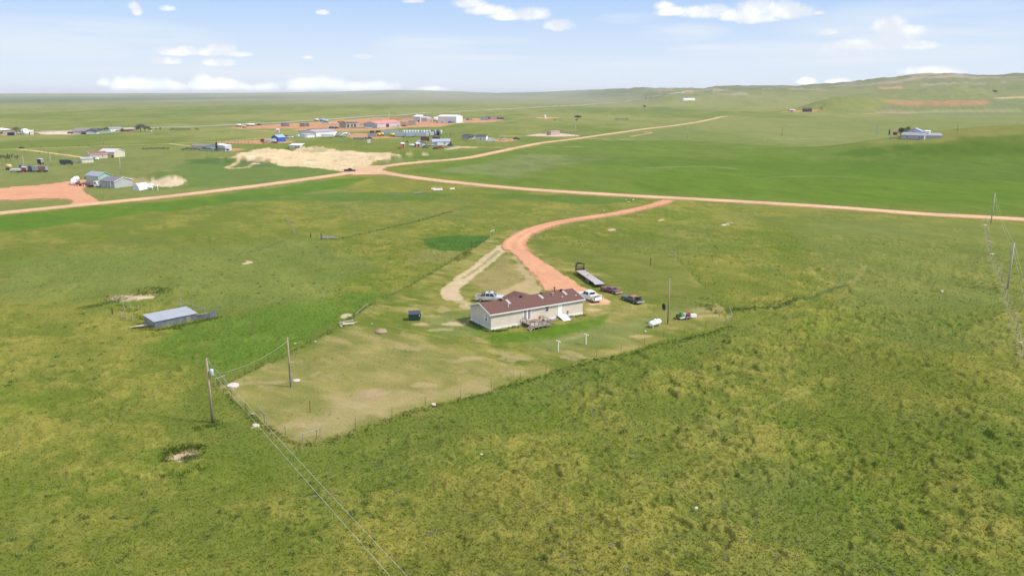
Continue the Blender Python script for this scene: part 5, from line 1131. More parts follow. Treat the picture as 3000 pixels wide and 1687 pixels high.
capsule('storage_tank', 'white propane tank behind the right end of the arched shed', 443, 549, 3, .8, white, .3); capsule('storage_tank', 'white propane tank at the front right of the arched shed', 441, 556, 3, .8, offw, .1); capsule('storage_tank', 'white propane tank in front of the beige mobile home', 284, 470, 3.2, .7, white, .1)
capsule('storage_tank', 'cream propane tank between the two red sheds', 1206, 430, 5, 1.0, offw)
gable('long_beige_house', 'long beige mobile home with mauve roof behind the left windbreak trees', 'house', (560.4,439), (632,440.5), depth=8.5, h=3.3, rise=1.4, wm=cream, rm=mauve, wf=((.07,.11,1.0,2.5),(.52,.62,.9,2.7),(.25,.28,1.4,2.2)))
gable('house_porch', 'cream porch wing with gable at the right end of the long beige home', 'porch', (618,441.2), (630,441.4), depth=5, h=3.4, rise=1.2, ax='y', wm=cream, rm=mauve, trim=offw, wf=((.4,.55,.9,2.4),))
gable('white_garage', 'white metal garage with bright roof right of the long beige home', 'garage', (660,443), (679,441), (633,439), h=4.2, rise=1.1, wm=W('grey white wall', (.56,.55,.60)), rm=W('white roof', (.78,.78,.80)), wl=((.4,.75,.2,3.0,'door',white),), wf=((.25,.33,1.3,2.1),))
gable('blue_building', 'bright blue building with light blue roof and white door', 'building', (796,415), (816,416), (772.5,411.2), h=4.3, rise=2.2, ax='y', wm=bluem, rm=blr, trim=blr, wf=((.3,.68,.1,3.4,'door',white),), wl=((.12,.24,.2,3.0,'door',white),(.36,.48,.2,3.0,'door',white),(.6,.72,.2,3.0,'door',white),(.82,.92,.2,3.0,'door',white)))
gable('white_shed', 'low white open shed behind the sand pit', 'shed', (848,436), (880,433.5), depth=8, h=2.8, rise=.8, ax='flat', wm=W('pale wall', (.58,.60,.63)), rm=W('white roof', (.7,.7,.7)), wf=((.55,.65,.2,2.0,'opening',dark),(.75,.85,.2,2.0,'opening',dark)))
gable('long_workshop', 'long white workshop with purple grey roof beyond the pit', 'workshop', (926,401.5), (987.5,397.8), (900,398.5), h=5.2, rise=1.8, wm=wsid, rm=purp, trim=purp, wl=((.3,.7,.1,3.5,'door',gmet),))
gable('lean_shed', 'low white lean-to shed at the left end of the long workshop', 'shed', (895,404), (922,402.5), depth=7, h=3, rise=.7, ax='flat', wm=wsid, rm=W('grey roof', (.36,.36,.39)), wf=((.02,.2,.1,2.6,'opening',gmet),))
gable('dark_roof_house', 'white bungalow with charcoal roof right of the big bush', 'house', (1394,410.5), (1424,411), (1386,409), h=3.4, rise=1.7, wm=wsid, rm=dkroof, wf=((.1,.16,1.2,2.4),(.42,.5,.3,2.4),(.75,.8,1.3,2.2)))
gable('dark_roof_house', 'grey bungalow with charcoal roof left of the big bush', 'house', (1353,407.5), (1374,409.3), depth=8, h=3.2, rise=1.8, wm=gsid, rm=dkroof, wf=((.3,.42,1.2,2.3),(.6,.75,1.2,2.3)))
gable('blue_house', 'blue grey house with white porch behind the white motorhome', 'house', (1267,427.5), (1320,427), depth=9, h=3.6, rise=2.2, wm=bluesid, rm=W('blue grey shingle', (.33,.36,.42)), wf=((.05,.12,1.2,2.4),(.75,.95,.4,3.0,'porch',white)))
gable('blue_garage', 'low blue grey garage behind the small red shed', 'garage', (1221,430.5), (1248,430), depth=9, h=3.0, rise=2.2, ax='y', wm=bluesid, rm=W('blue grey shingle', (.3,.3,.3)), wf=((.6,.9,.2,2.5,'door',W('pale wall', (.5,.5,.5))),))
gable('red_shed', 'red shed with white roof and white corner trim above the pit', 'shed', (1177,435), (1185.5,433.8), (1167.5,433), h=3.6, rise=.5, ax='flat', wm=redm, rm=white, trim=None, wf=((0,.08,.1,3.5,'corner_trim',white),(.92,1,.1,3.5,'corner_trim',white)))
gable('red_shed', 'small red shed with white trim in front of the blue garage', 'shed', (1221,431.6), (1231,431.4), depth=3, h=3.0, rise=.5, ax='flat', wm=redm, rm=white, wf=((0,.1,.1,2.9,'corner_trim',white),(.3,.65,.2,2.4,'door',dred),(.9,1,.1,2.9,'corner_trim',white)))
gable('long_red_roof_barn', 'long grey barn with rose red roof in the far red yard', 'barn', (1105,375.3), (1172,369), (1077,373.8), h=5.6, rise=3.0, wm=gmet, rm=redroof, wf=((.38,.5,.1,4.6,'doorway',dark),), wl=((.45,.55,.2,2.4,'door',gsid),))
gable('big_white_warehouse', 'large white warehouse at the right of the far red yard', 'warehouse', (1283,360.3), (1337,360.8), depth=26, h=10.0, rise=2.0, wm=wsid, rm=W('white roof', (.78,.78,.80)), wf=((.2,.27,.1,3.0,'door',gmet),(.82,.9,.1,3.0,'door',gsid)))
gable('grey_metal_barn', 'tall grey metal barn with bright roof left of the white warehouse', 'barn', (1211,357.5), (1231,357.7), depth=24, h=8.5, rise=2.0, ax='flat', wm=gmet, rm=W('white roof', (.7,.7,.7)), wf=((.65,.85,.1,3.0,'door',dark),))
gable('grey_metal_barn', 'lower pinkish grey metal barn right of the tall one', 'barn', (1232,357), (1252,357.2), depth=22, h=6.5, rise=1.4, wm=W('pink grey wall', (.50,.44,.44)), rm=W('pale grey roof', (.5,.5,.5)), wf=((.5,.6,.1,3.0,'door',gsid),))
gable('tan_barn', 'tan ribbed barn with white roof at the left edge', 'barn', (-40,401.5), (35,395.5), depth=22, h=6.0, rise=1.6, wm=tanm, rm=W('white roof', (.7,.7,.7)), trim=C('brown fascia', (.12,.08,.07)), over=.8)
lb_ = gable('long_grey_building', 'long grey building with mauve roof and dark clerestory windows', 'building', (214,393), (262,393.2), depth=16, h=3.6, rise=3.2, wm=W('pale grey wall', (.52,.52,.52)), rm=mauve, over=.8, wf=tuple((.02+.16*i,.12+.16*i,2.3,3.3) for i in range(6)))
gable('dark_gable_wing', 'wing with dark purple gable at the right of the long grey building', 'building', (253,393.8), (283.5,393.4), depth=16, h=3.8, rise=2.4, ax='y', wm=W('pale grey wall', (.5,.5,.5)), rm=C('dark purple', (.07,.05,.09), .8), over=1.0, wf=((.02,.98,3.2,3.8,'gable_band',C('dark purple', (.07,.05,.09))),(.44,.56,4.2,5.2)))
gable('white_farmhouse', 'white farmhouse with grey roof among the distant trees', 'house', (324,386.5), (362,384.8), depth=9, h=3.4, rise=1.9, wm=W('white siding', (.7,.7,.7)), rm=C('grey shingle', (.25,.24,.26), .9), wf=win2)
gable('brown_house', 'brown house half hidden by hedges right of the white farmhouse', 'house', (364,386), (396,385), depth=9, h=2.8, rise=1.6, wm=C('brown wall', (.26,.18,.14), .9), rm=C('tan roof', (.36,.30,.25), .9), wf=win2)
gable('green_fence_shed', 'low sage green wall panel right of the long grey building', 'wall', (284,392), (326,389.8), depth=2, h=1.9, rise=.1, ax='flat', wm=W('dull green wall', (.26,.34,.30)), rm=W('dull green wall', (.26,.34,.30)), over=.05)
gable('substation_building', 'tan block building inside the fenced gravel pad', 'building', (1602,396), (1614,396.4), (1620,394), h=4.2, rise=.3, ax='flat', wm=C('tan block', (.42,.32,.28)), rm=C('tan roof', (.6,.5,.42)), wf=((.2,.35,.1,2.4,'door',dark),))
gable('white_house_right', 'white house with lavender roof half behind the green hill', 'house', (2640,407.5), (2706,410), depth=9, h=3.0, rise=1.8, wm=W('lavender white wall', (.46,.44,.48)), rm=lav, wf=((.22,.30,1.0,2.3),(.78,.84,.8,2.4),(.88,.94,.8,2.4)))
gable('lavender_wing', 'long low lavender roofed wing running into the green hill', 'house', (2700,408), (2760,404), depth=10, h=2.6, rise=1.6, wm=W('lavender white wall', (.6,.6,.6)), rm=lav)
gable('blue_roof_wing', 'rear gable with pale blue roof behind the white house on the right', 'house', (2655,401), (2700,399), depth=8, h=4.0, rise=2.4, ax='y', wm=W('lavender white wall', (.6,.6,.6)), rm=blr, wf=((.38,.45,3.0,4.4),))
gable('white_garage_box', 'small white outbuilding behind the lavender roof', 'shed', (2708,396), (2722,396), depth=5, h=2.8, rise=.4, wm=white, rm=white); gable('rust_shed', 'small rust red shed left of the white house on the right', 'shed', (2616,396), (2627,396.3), depth=4, h=3.2, rise=.4, wm=dred, rm=C('brown roof', (.18,.08,.06)))
gable('pink_pump_house', 'small pink building on the far oil site', 'building', (2313,327.4), (2326,327.4), depth=8, h=3.5, rise=2, wm=C('pink wall', (.55,.42,.42)), rm=C('pale roof', (.6,.55,.55)), wf=((.4,.6,.3,2.6,'door',dark),))
gable('far_white_shed', 'very long low white shed far off on the plain below the hills', 'shed', (2003,295), (2036,294.2), depth=14, h=6, rise=2, wm=white, rm=W('white roof', (.7,.7,.7)))
gable('open_shed', 'open fronted shed with dark flat roof in the far red yard', 'shed', (1014,374), (1052,372), depth=12, h=6, rise=.6, ax='flat', wm=C('dusty wall', (.34,.32,.28)), rm=dark, wf=((.1,.22,.1,4.5,'opening',dark),(.4,.5,.1,4.5,'opening',dark),(.62,.75,.1,4.5,'opening',dark)))

# containers, trailers and tanks
def container(label, px0, px1, py, h=2.7, d=2.6, col=(.4,.4,.4), name='shipping_container', cat='container', group=None, wheels_=False, top=None, off=0., dpy=0.):
    a = P(px0, py); b = P(px1, py-dpy); L_ = dist(a, b); g = T(name, label, cat, a, heading(a, b), group); z = .9 if wheels_ else .12
    MB().box(0, L_, 0, d, z, z+h).o('body', ribmat(name+' %.2f %.2f %.2f' % col, col, .5, 0, .12, .6), g)
    if top: MB().box(-.03, L_+.03, -.03, d+.03, z+h+.01, z+h+.16).o('roof', top, g)
    MB().box(L_+.005, L_+.04, .1, d/2-.04, z+.1, z+h-.1).box(L_+.005, L_+.04, d/2+.04, d-.1, z+.1, z+h-.1).o('door', C('container door', (.3,.3,.32)), g)
    if wheels_:
        MB().box(.3, L_-.3, .5, d-.5, .6, .9).o('chassis', dark, g)
        for x_ in (L_*.78, L_*.88): MB().rev([(.3,-.1),(.48,-.1),(.48,.1),(.3,.1)], 'y', (x_, .12, .48), 12).rev([(.3,-.1),(.48,-.1),(.48,.1),(.3,.1)], 'y', (x_, d-.12, .48), 12).o('wheel', tyre, g)
        MB().box(L_*.15, L_*.15+.15, .2, .4, 0, .9).o('landing_leg', dark, g)
    else:
        for x_ in (0.02, L_-.17): MB().box(x_, x_+.15, .02, .2, 0, .12).box(x_, x_+.15, d-.2, d-.02, 0, .12).o('foot', dark, g)
    return g
CT = [('dark blue container beside the tan barn',22,43,397.5,3.4,(.015,.03,.14),0),('red container left of the blue building',763,774,416.5,2.9,(.32,.03,.03),0),
 ('dark blue container above the left end of the long workshop',900,912,390,4,(.03,.05,.16),0),('white box trailer parked in front of the long workshop',941,976,404.3,3.0,(.72,.72,.70),1),
 ('grey box in front of the yellow tanks in the container yard',1077,1103,401,3.4,(.30,.29,.33),0),('grey long trailer right of the yellow tanks',1158,1186,402,4.0,(.42,.46,.52),1),('second grey long trailer of the container yard row',1189,1216,402,3.8,(.50,.53,.58),1),('third grey long trailer of the container yard row',1218,1248,402,3.8,(.46,.48,.52),1),
 ('white box at the right end of the trailer row',1249,1256,400,3.6,(.72,.70,.70),0),('white box trailer right of the row end',1259,1271,399.5,3.8,(.74,.72,.70),1),('dark red container behind the yellow tanks',1084,1097,391,3,(.12,.05,.05),0),('dark maroon container right of the dark red one',1101,1115,391,3,(.10,.04,.05),0),
 ('pale blue tank trailer behind the yellow tanks',1117,1132,393,4.2,(.42,.48,.56),0),('long pale blue tank trailer behind the second yellow tank',1135,1168,395,4,(.40,.48,.58),1),('long maroon trailer above the blue garage',1233,1258,413.5,3.2,(.16,.035,.04),1),('maroon trailer above the blue house',1267,1290,413.2,3.2,(.18,.03,.05),1),
 ('grey container pair left in the far red yard',823,832,370.8,5,(.20,.18,.22),0),('mauve grey container right of the dark pair in the far yard',833,848,370.8,5,(.30,.24,.25),0),('brown grey container in the middle of the far red yard',878,893,371.5,5,(.26,.20,.18),0),('tan grey container right of the brown one',894,906,371,5,(.32,.28,.22),0),
 ('dark blue trailer in the junk row at the left edge',79,94,503.5,3.3,(.08,.09,.17),0),('grey livestock trailer in the junk row',95,113,504.5,2.6,(.34,.34,.36),1),('rust brown livestock trailer at the right of the junk row',113,134,504.5,2.6,(.26,.14,.11),1),('blue tote behind the camper in the junk row',57,65,499,3,(.03,.12,.28),0),
 ('low white deck trailer in the junk row',29,58,505.5,1.2,(.60,.64,.68),1),('grey blue trailer at the end of the far yard line',1408,1430,352.5,4,(.26,.30,.42),1),('dark blue trailer behind the grey blue one in the far yard line',1424,1438,350,4.5,(.08,.10,.26),0),('tan trailer in the far yard line',1437,1455,351.5,4.5,(.50,.36,.30),0),
 ('pink white box truck body in the far red yard right of the grey barn',1255,1264,357,5,(.70,.62,.60),0),('white shed box left of the white warehouse',1295,1295.1,357,0,(.5,.5,.5),0),('white trailer with red load beside the blue building',774,800,417.5,2.4,(.70,.62,.56),1),('small white box by the fence below the workshop',1076,1086,419.8,3,(.76,.75,.72),0),
 ('black box trailer alone in the left field',110,120.5,482,2.6,(.025,.025,.04),1),('low grey flat deck in front of the container yard',1034,1068,409.5,1.4,(.30,.29,.32),1)]
for lb, x0, x1, py, h, col, wh in CT:
    if h: container(lb, x0, x1, py, h, 2.8, col, name='box_trailer' if wh else 'shipping_container', cat='trailer' if wh else 'container', wheels_=bool(wh), top=(white if 'box trailer alone' in lb else None))
c_ = container('small red camper with white roof in the junk row', 62, 77, 504.5, 1.9, 2.6, (.45,.02,.03), name='camper', cat='camper', wheels_=True, top=white)
# vertical tanks in a row
vt = None; vx = np.linspace(1183, 1292, 14)
vm = [C('blue white tank', (.52,.57,.66), .4), C('beige tank', (.58,.54,.48), .5), C('steel blue tank', (.30,.36,.50), .4)]
for i, px in enumerate(vx):
    g = T('storage_tank', ['leftmost','second','third','fourth','fifth','sixth','seventh','eighth','ninth','tenth','eleventh','twelfth','thirteenth','last'][i]+' upright tank counted from the left in the row behind the trailers', 'tank', P(px, 397.4), 0, 'row of upright tanks in the container yard')
    MB().rev([(1.45,-.2),(1.45,5.6),(1.2,5.75),(.3,6.0)], 'z', (0,0,0), 16).o('tank', vm[(0,0,0,0,0,1,2,0,0,1,1,2,0,1)[i]] if i not in (10, 12) else C('navy tank', (.02,.03,.09), .4), g, True)
    MB().box(-.2, .2, -1.62, -1.5, .3, 5.7).o('ladder', dark if i % 3 == 0 else steel, g)
def htank(label, px, py, L_, R, col, rz=0., name='tank_trailer', leg=.9, wheels_=True, cat='tank trailer'):
    g = T(name, label, cat, P(px, py), rz); MB().rev([(R*.5,-L_/2),(R,-L_/2+.15),(R,L_/2-.15),(R*.5,L_/2)], 'x', (0,0,R+leg), 14).o('tank', C('tank %.2f %.2f %.2f' % col, col, .4), g, True)
    MB().box(-L_/2, L_/2, -R*.5, R*.5, leg-.2, leg+.1).o('chassis', dark, g)
    for x_ in (-L_*.3, L_*.3, L_*.38): MB().rev([(.2,-.12),(.45,-.12),(.45,.12),(.2,.12)], 'y', (x_, -R*.75, .45), 10).rev([(.2,-.12),(.45,-.12),(.45,.12),(.2,.12)], 'y', (x_, R*.75, .45), 10).o('wheel', tyre, g)
for lb, px, py, L_, R, col in [('yellow tank on stand at the left of the container yard',1110,400,4.0,1.5,(.72,.48,.03)),('yellow tank between the first yellow one and the pale tank',1120,399,3.4,1.4,(.70,.45,.03)),('yellow tank right of the gap in the container yard',1150,401,4.6,1.5,(.72,.48,.03)),
  ('white tank trailer at the left end of the far red yard',699,372,8,1.6,(.70,.66,.66)),('long white tank in the far red yard beside the highway',731,370,14,1.5,(.76,.76,.78)),('yellow tank below the long white one in the far yard',716,375,5,1.3,(.62,.40,.08)),
  ('light blue tank truck near the highway',945,357,9,2.0,(.22,.42,.60)),('second light blue tank right of the first near the highway',955,360,8,2.0,(.24,.40,.55)),('pale tank left of the light blue tanks',927,356,7,1.8,(.66,.58,.54)),('white tank left of the warehouse',1276,357,8,3.4,(.74,.73,.72)),
  ('orange cream tank at the left of the junk row',27,498,3,1.3,(.60,.42,.18)),('grey tank in front of the blue building',800,420,7,1.1,(.40,.38,.42))]:
    htank(lb, px, py, L_, R, col)
# oil site tanks and pumpjack
for i, lb in enumerate(('leftmost dark oil tank on the far site','second dark oil tank on the far site','third dark oil tank on the far site','rightmost dark oil tank on the far site')):
    g = T('oil_tank', lb, 'tank', P(2354+7.2*i, 327.5), 0, 'dark oil tanks on the far site'); MB().rev([(2.6,-.5),(2.6,7.6),(.4,8.4)], 'z', (0,0,0), 14).o('tank', C('tank brown', (.10,.08,.08)), g, True); MB().box(-2.8, 2.8, -3.0, -2.6, 7.4, 7.7).o('catwalk', steel, g)
g = T('pumpjack', 'dark pumpjack right of the oil tanks on the far plain', 'pumpjack', P(2408, 322.5), .2)
MB().box(-3.5, 3.5, -1.2, 1.2, 0, .6).o('base', dark, g); MB().beam((-1.5,0,.6),(0,0,8),.5).beam((1.5,0,.6),(0,0,8),.5).o('post', dark, g); MB().beam((-5,0,5.5),(5.5,0,10.5),.8).o('walking_beam', C('rust beam', (.2,.09,.07)), g); MB().box(4.8, 6, -.4, .4, 8.5, 11.8).o('horse_head', C('rust beam', (.2,.09,.07)), g); MB().box(-5.6, -4, -.6, .6, 3, 5.6).o('counterweight', dark, g)
g = T('gas_tank', 'small cream tank on the red pad beyond the substation', 'tank', P(1596, 346.5)); MB().rev([(2.4,0),(2.4,5.5),(.3,6.2)], 'z', (0,0,0), 12).o('tank', offw, g); MB().box(-2.6,-2.3,-.4,.4,0,5.4).o('ladder', steel, g)
g = T('storage_tank', 'large white upright tank right of the tan barn', 'tank', P(74, 395.5)); MB().rev([(3.8,-.5),(3.8,6.2),(.5,7.0)], 'z', (0,0,0), 20).o('tank', white, g, True); MB().box(-.4,.4,-4.1,-3.8,.2,6.2).o('ladder', steel, g)
gable('white_office', 'white flat roofed cabin right of the large upright tank', 'cabin', (84,395), (98,394.6), depth=8, h=4.2, rise=.4, ax='flat', wm=wsid, rm=W('white roof', (.7,.7,.7)), wf=((.1,.35,.1,2.6,'door',dred),(.6,.8,1.2,2.4)))
gable('concrete_works', 'dusty pinkish hut beside the field track above the blue building', 'hut', (810,389), (817,389), depth=5, h=3.4, rise=1, wm=C('pink wall', (.5,.4,.4)), rm=C('pale roof', (.6,.5,.5)), wf=((.3,.6,.2,2.2,'door',gsid),))
# pipe racks and stacked pipe
def rack(label, px0, px1, py, h, col, n=5, d=6, name='pipe_rack'):
    a = P(px0, py); b = P(px1, py); L_ = dist(a, b); g = T(name, label, 'pipe rack', a, heading(a, b)); m_ = MB()
    for i in range(n): m_.beam((L_*i/(n-1), 0, 0), (L_*i/(n-1), 0, h), .5).beam((L_*i/(n-1), d, 0), (L_*i/(n-1), d, h), .5).beam((L_*i/(n-1), 0, h), (L_*i/(n-1), d, h), .4)
    m_.o('frame', C('rack %.2f' % col[0], col), g); p = MB()
    for i in range(5): p.tube((0, d*i/4, h+.2), (L_, d*i/4, h+.2), .3, n=6)
    p.o('pipes', C('pipes %.2f' % col[1], tuple(c*1.2 for c in col)), g)
rack('grey steel rack right of the rose roofed barn', 1174, 1194, 370, 6, (.30,.28,.27), 6); rack('second grey steel rack before the tall grey barn', 1197, 1216, 368, 7, (.34,.31,.30), 7); rack('rust red pipe rack behind the rose roofed barn', 1142, 1172, 352.5, 2.5, (.36,.12,.08), 6); rack('long rust pipe rack by the highway bend', 1172, 1206, 351.5, 3.5, (.32,.11,.08), 7); rack('thin pale pipe rack behind the open shed', 1083, 1120, 351, 2, (.50,.42,.38), 4)
rack('grey pipe rack left of the open shed', 946, 1012, 366, 2, (.48,.45,.38), 6)
lumber('pile of white sheets behind the rose roofed barn', 1149, 358, 8, 16, white, 3)
g = T('crane_truck', 'yellow crane truck in the far red yard', 'crane', P(1000, 360)); MB().box(-6, 6, -1.3, 1.3, 1.0, 1.8).o('chassis', C('rust', (.16,.07,.04)), g); MB().box(-2, 4, -1.4, 1.4, 1.8, 4.6).o('body', C('crane yellow', (.72,.44,.05)), g); MB().beam((-2,0,4.6),(5.5,0,6.8),.9).o('boom', C('crane yellow', (.72,.44,.05)), g)
for x_ in (-4.5, -3, 3.2, 4.6): MB().rev([(.2,-1.5),(.55,-1.5),(.55,1.5),(.2,1.5)], 'y', (x_, 0, .55), 10).o('wheel', tyre, g)
# chain link fence round the substation
for lb, pts in (('grey mesh fence along the front of the gravel pad', [(1531,399.5),(1590,400.5),(1640,401),(1697,400)]), ('grey mesh fence along the back of the gravel pad', [(1531,399.5),(1570,393),(1640,390.5),(1697,396)])):
    o = fence('mesh_fence', lb, pts, 9, 2.6, steel, rows=6, pr=.12)

# small vehicles far off
def truck(label, px, py, rz, cabc, bodyc, L_=7.5, kind='box', name='truck', cat='truck', s=1.):
    g = T(name, label, cat, P(px, py), rz, None, s); cm = C('cab %.2f %.2f %.2f' % cabc, cabc, .4); bm_ = C('load %.2f %.2f %.2f' % bodyc, bodyc, .5)
    MB().box(-L_/2, L_/2, -.5, .5, .6, .95).o('chassis', dark, g)
    MB().loft([[(L_/2-.1,-1.1,.7),(L_/2-.1,1.1,.7),(L_/2-.1,1.1,1.7),(L_/2-.1,-1.1,1.7)],[(L_/2-1.0,-1.2,.6),(L_/2-1.0,1.2,.6),(L_/2-1.0,1.2,2.0),(L_/2-1.0,-1.2,2.0)],[(L_/2-1.3,-1.2,.6),(L_/2-1.3,1.2,.6),(L_/2-1.3,1.15,3.0),(L_/2-1.3,-1.15,3.0)],[(L_/2-2.9,-1.2,.6),(L_/2-2.9,1.2,.6),(L_/2-2.9,1.15,3.05),(L_/2-2.9,-1.15,3.05)]]).o('cab', cm, g)
    MB().box(L_/2-1.27, L_/2-1.22, -1.0, 1.0, 2.05, 2.8).o('windscreen', glass, g); MB().box(L_/2-2.5, L_/2-1.6, -1.23, -1.19, 1.9, 2.7).box(L_/2-2.5, L_/2-1.6, 1.19, 1.23, 1.9, 2.7).o('side_window', glass, g)
    if kind == 'box': MB().box(-L_/2, L_/2-3.1, -1.25, 1.25, .95, 3.3).o('cargo_box', bm_, g)
    elif kind == 'flat': MB().box(-L_/2, L_/2-3.1, -1.25, 1.25, .95, 1.2).o('flatbed', bm_, g)
    elif kind == 'tank': MB().rev([(.5,-L_/2),(1.25,-L_/2+.4),(1.3,0),(1.1,L_/2-3.4),(.5,L_/2-3.1)], 'x', (0,0,2.3), 14).o('tank', bm_, g, True)
    MB().box(L_/2-.1, L_/2+.1, -1.2, 1.2, .5, .85).o('bumper', chrome, g)
    for x_ in (L_/2-1.2, -L_/2+1.0, -L_/2+2.1):
        for sy in (-1, 1): w_ = MB().rev([(.28,-.15),(.5,-.15),(.5,.15),(.28,.15)], 'y', (x_, sy*1.05, .5), 12).o('wheel', tyre, g); MB().rev([(.28,-.05),(.1,.05)], 'y', (x_, sy*1.2, .5), 8).o('rim', rimm, w_)
    return g
truck('white tank truck facing the camera at the edge of the red yard', 222, 540, math.radians(-72), (.70,.70,.72), (.72,.71,.68), 10, 'tank', s=1.1)
truck('white flatbed truck with black bed beside the grey house', 275, 548.5, math.radians(-8), (.74,.74,.74), (.03,.03,.05), 7.5, 'flat')
g = T('axle_trailer', 'dark red trailer with white wheels between the tank truck and flatbed truck', 'trailer', P(244, 545.5), math.radians(3)); MB().box(-3.4, 3.4, -1.1, 1.1, .9, 1.3).box(-3.4, -2.9, -1.1, 1.1, 1.3, 2.0).o('frame', C('dark maroon', (.13,.03,.03)), g)
for x_ in (-1.9, 1.3, 2.2): w_ = MB().rev([(.3,-1.2),(.55,-1.2),(.55,1.2),(.3,1.2)], 'y', (x_, 0, .55), 12).o('wheel', tyre, g); MB().rev([(.35,-1.25),(.15,-1.28)], 'y', (x_, 0, .55), 10).o('rim', white, w_)
def car(label, px, py, rz, col, s=1., cat='car', name='car'):
    g = T(name, label, cat, P(px, py), rz, None, s); cm = C('car %.2f %.2f %.2f' % col, col, .35)
    MB().loft([ring(2.2, .8, .35, .75, .9), ring(1.9, .9, .25, .9), ring(-1.9, .9, .25, .95), ring(-2.2, .8, .35, .85, .9)]).o('body', cm, g)
    MB().loft([[(-1.6,-.82,.93),(-1.2,-.65,1.5),(-1.2,.65,1.5),(-1.6,.82,.93)],[(1.1,-.82,.93),(.4,-.65,1.5),(.4,.65,1.5),(1.1,.82,.93)]]).o('cabin', glass, g); MB().box(-1.15, .4, -.64, .64, 1.50, 1.54).o('roof', cm, g)
    for x_ in (1.35, -1.35):
        for sy in (-1, 1): MB().rev([(.1,-.1),(.33,-.1),(.33,.1),(.1,.1)], 'y', (x_, sy*.8, .33), 12).o('wheel', tyre, g)
pickup('black pickup truck driving at the red road junction', P(1025, 503.5), math.radians(12), C('black car paint', (.02,.02,.022), .3, coat=.4), 1.15)
pickup('red pickup truck on the track in front of the white motorhome', P(1290, 436), math.radians(4), C('bright red paint', (.50,.02,.02), .35), 1.2)
for lb, px, py, rz, col, s in [('black car nose to nose with the red pickup',1275,437.5,.3,(.02,.02,.02),1.1),('dark blue car at the right end of the blue house',1319,428,.2,(.03,.04,.12),1.3),('red car behind the green barn',260,524,2.6,(.35,.03,.03),1.2),('white car before the long beige mobile home',597,441.5,0,(.75,.75,.75),1.2),
  ('dark car leftmost below the mauve roofed building',205,391.5,0,(.05,.03,.03),1.3),('dark car in the middle below the mauve roofed building',213,391.5,0,(.08,.03,.03),1.3),('dark red car rightmost below the mauve roofed building',221,391.8,0,(.12,.03,.03),1.3),('dark car in front of the mauve roofed building wall',244,393.4,-.4,(.06,.05,.06),1.3),
  ('pale green car on the red pad right of the bungalow',1471,410,0,(.50,.60,.55),1.5),('black car at the end of the red pad right of the bungalow',1513,409,0,(.03,.03,.03),1.5),('small black car on the track junction at far left',63,436,1.2,(.03,.02,.02),1.1),('white car right of the distant hedge houses',437,387,0,(.75,.70,.55),1.5),
  ('white car in front of the rose roofed barn, on its left',1073,375.5,0,(.78,.78,.78),1.4),('white car in front of the rose roofed barn, before its wall',1082,377,0,(.78,.78,.78),1.4),('white car on the field track right of the rose roofed barn',1166,375,0,(.78,.78,.78),1.4),('dark pickup shaped car below the grey steel rack',1184,370.8,0,(.03,.03,.03),1.5),
  ('blue car before the white warehouse',1319,360.8,.2,(.05,.14,.34),1.8),('dark blue car before the white warehouse door',1327,360,.2,(.03,.05,.12),1.6),('dark car leftmost in the far yard row of four',970,376,0,(.04,.02,.02),1.4),('dark red car second in the far yard row of four',978,376,0,(.10,.03,.03),1.4),('dark car third in the far yard row of four',986,376,0,(.03,.03,.03),1.4),('white car last in the far yard row of four',973,373.5,0,(.7,.7,.7),1.4),
  ('dark car behind the low grey flat deck',1071,407.5,.1,(.03,.03,.03),1.3),('dark car right of the low grey flat deck',1084,407.2,.1,(.04,.03,.03),1.3),('maroon car in the parked line right of the blue building',840,403.5,0,(.20,.03,.03),1.6),('white car in the parked line right of the blue building',850,404.3,0,(.75,.75,.75),1.5),('grey car in the parked line right of the blue building',826,403.7,0,(.3,.28,.28),1.5),
  ('dark car on grass near the blue garage',1246,433.8,.2,(.10,.11,.13),1.4),('black car beside the beige home propane tank',279,468.5,.2,(.05,.04,.09),1.2),('dark red car in front of the blue building',806,419,0,(.2,.05,.05),1.3),('dark car in the left far yard beside the highway',760,367.5,0,(.08,.05,.05),1.6),('dark blue car left in the far yard line',1371,352,0,(.05,.07,.18),1.8),('white car beside the white bungalow',1431,416,0,(.75,.75,.75),1.3)]:
    car(lb, px, py, rz, col, s)
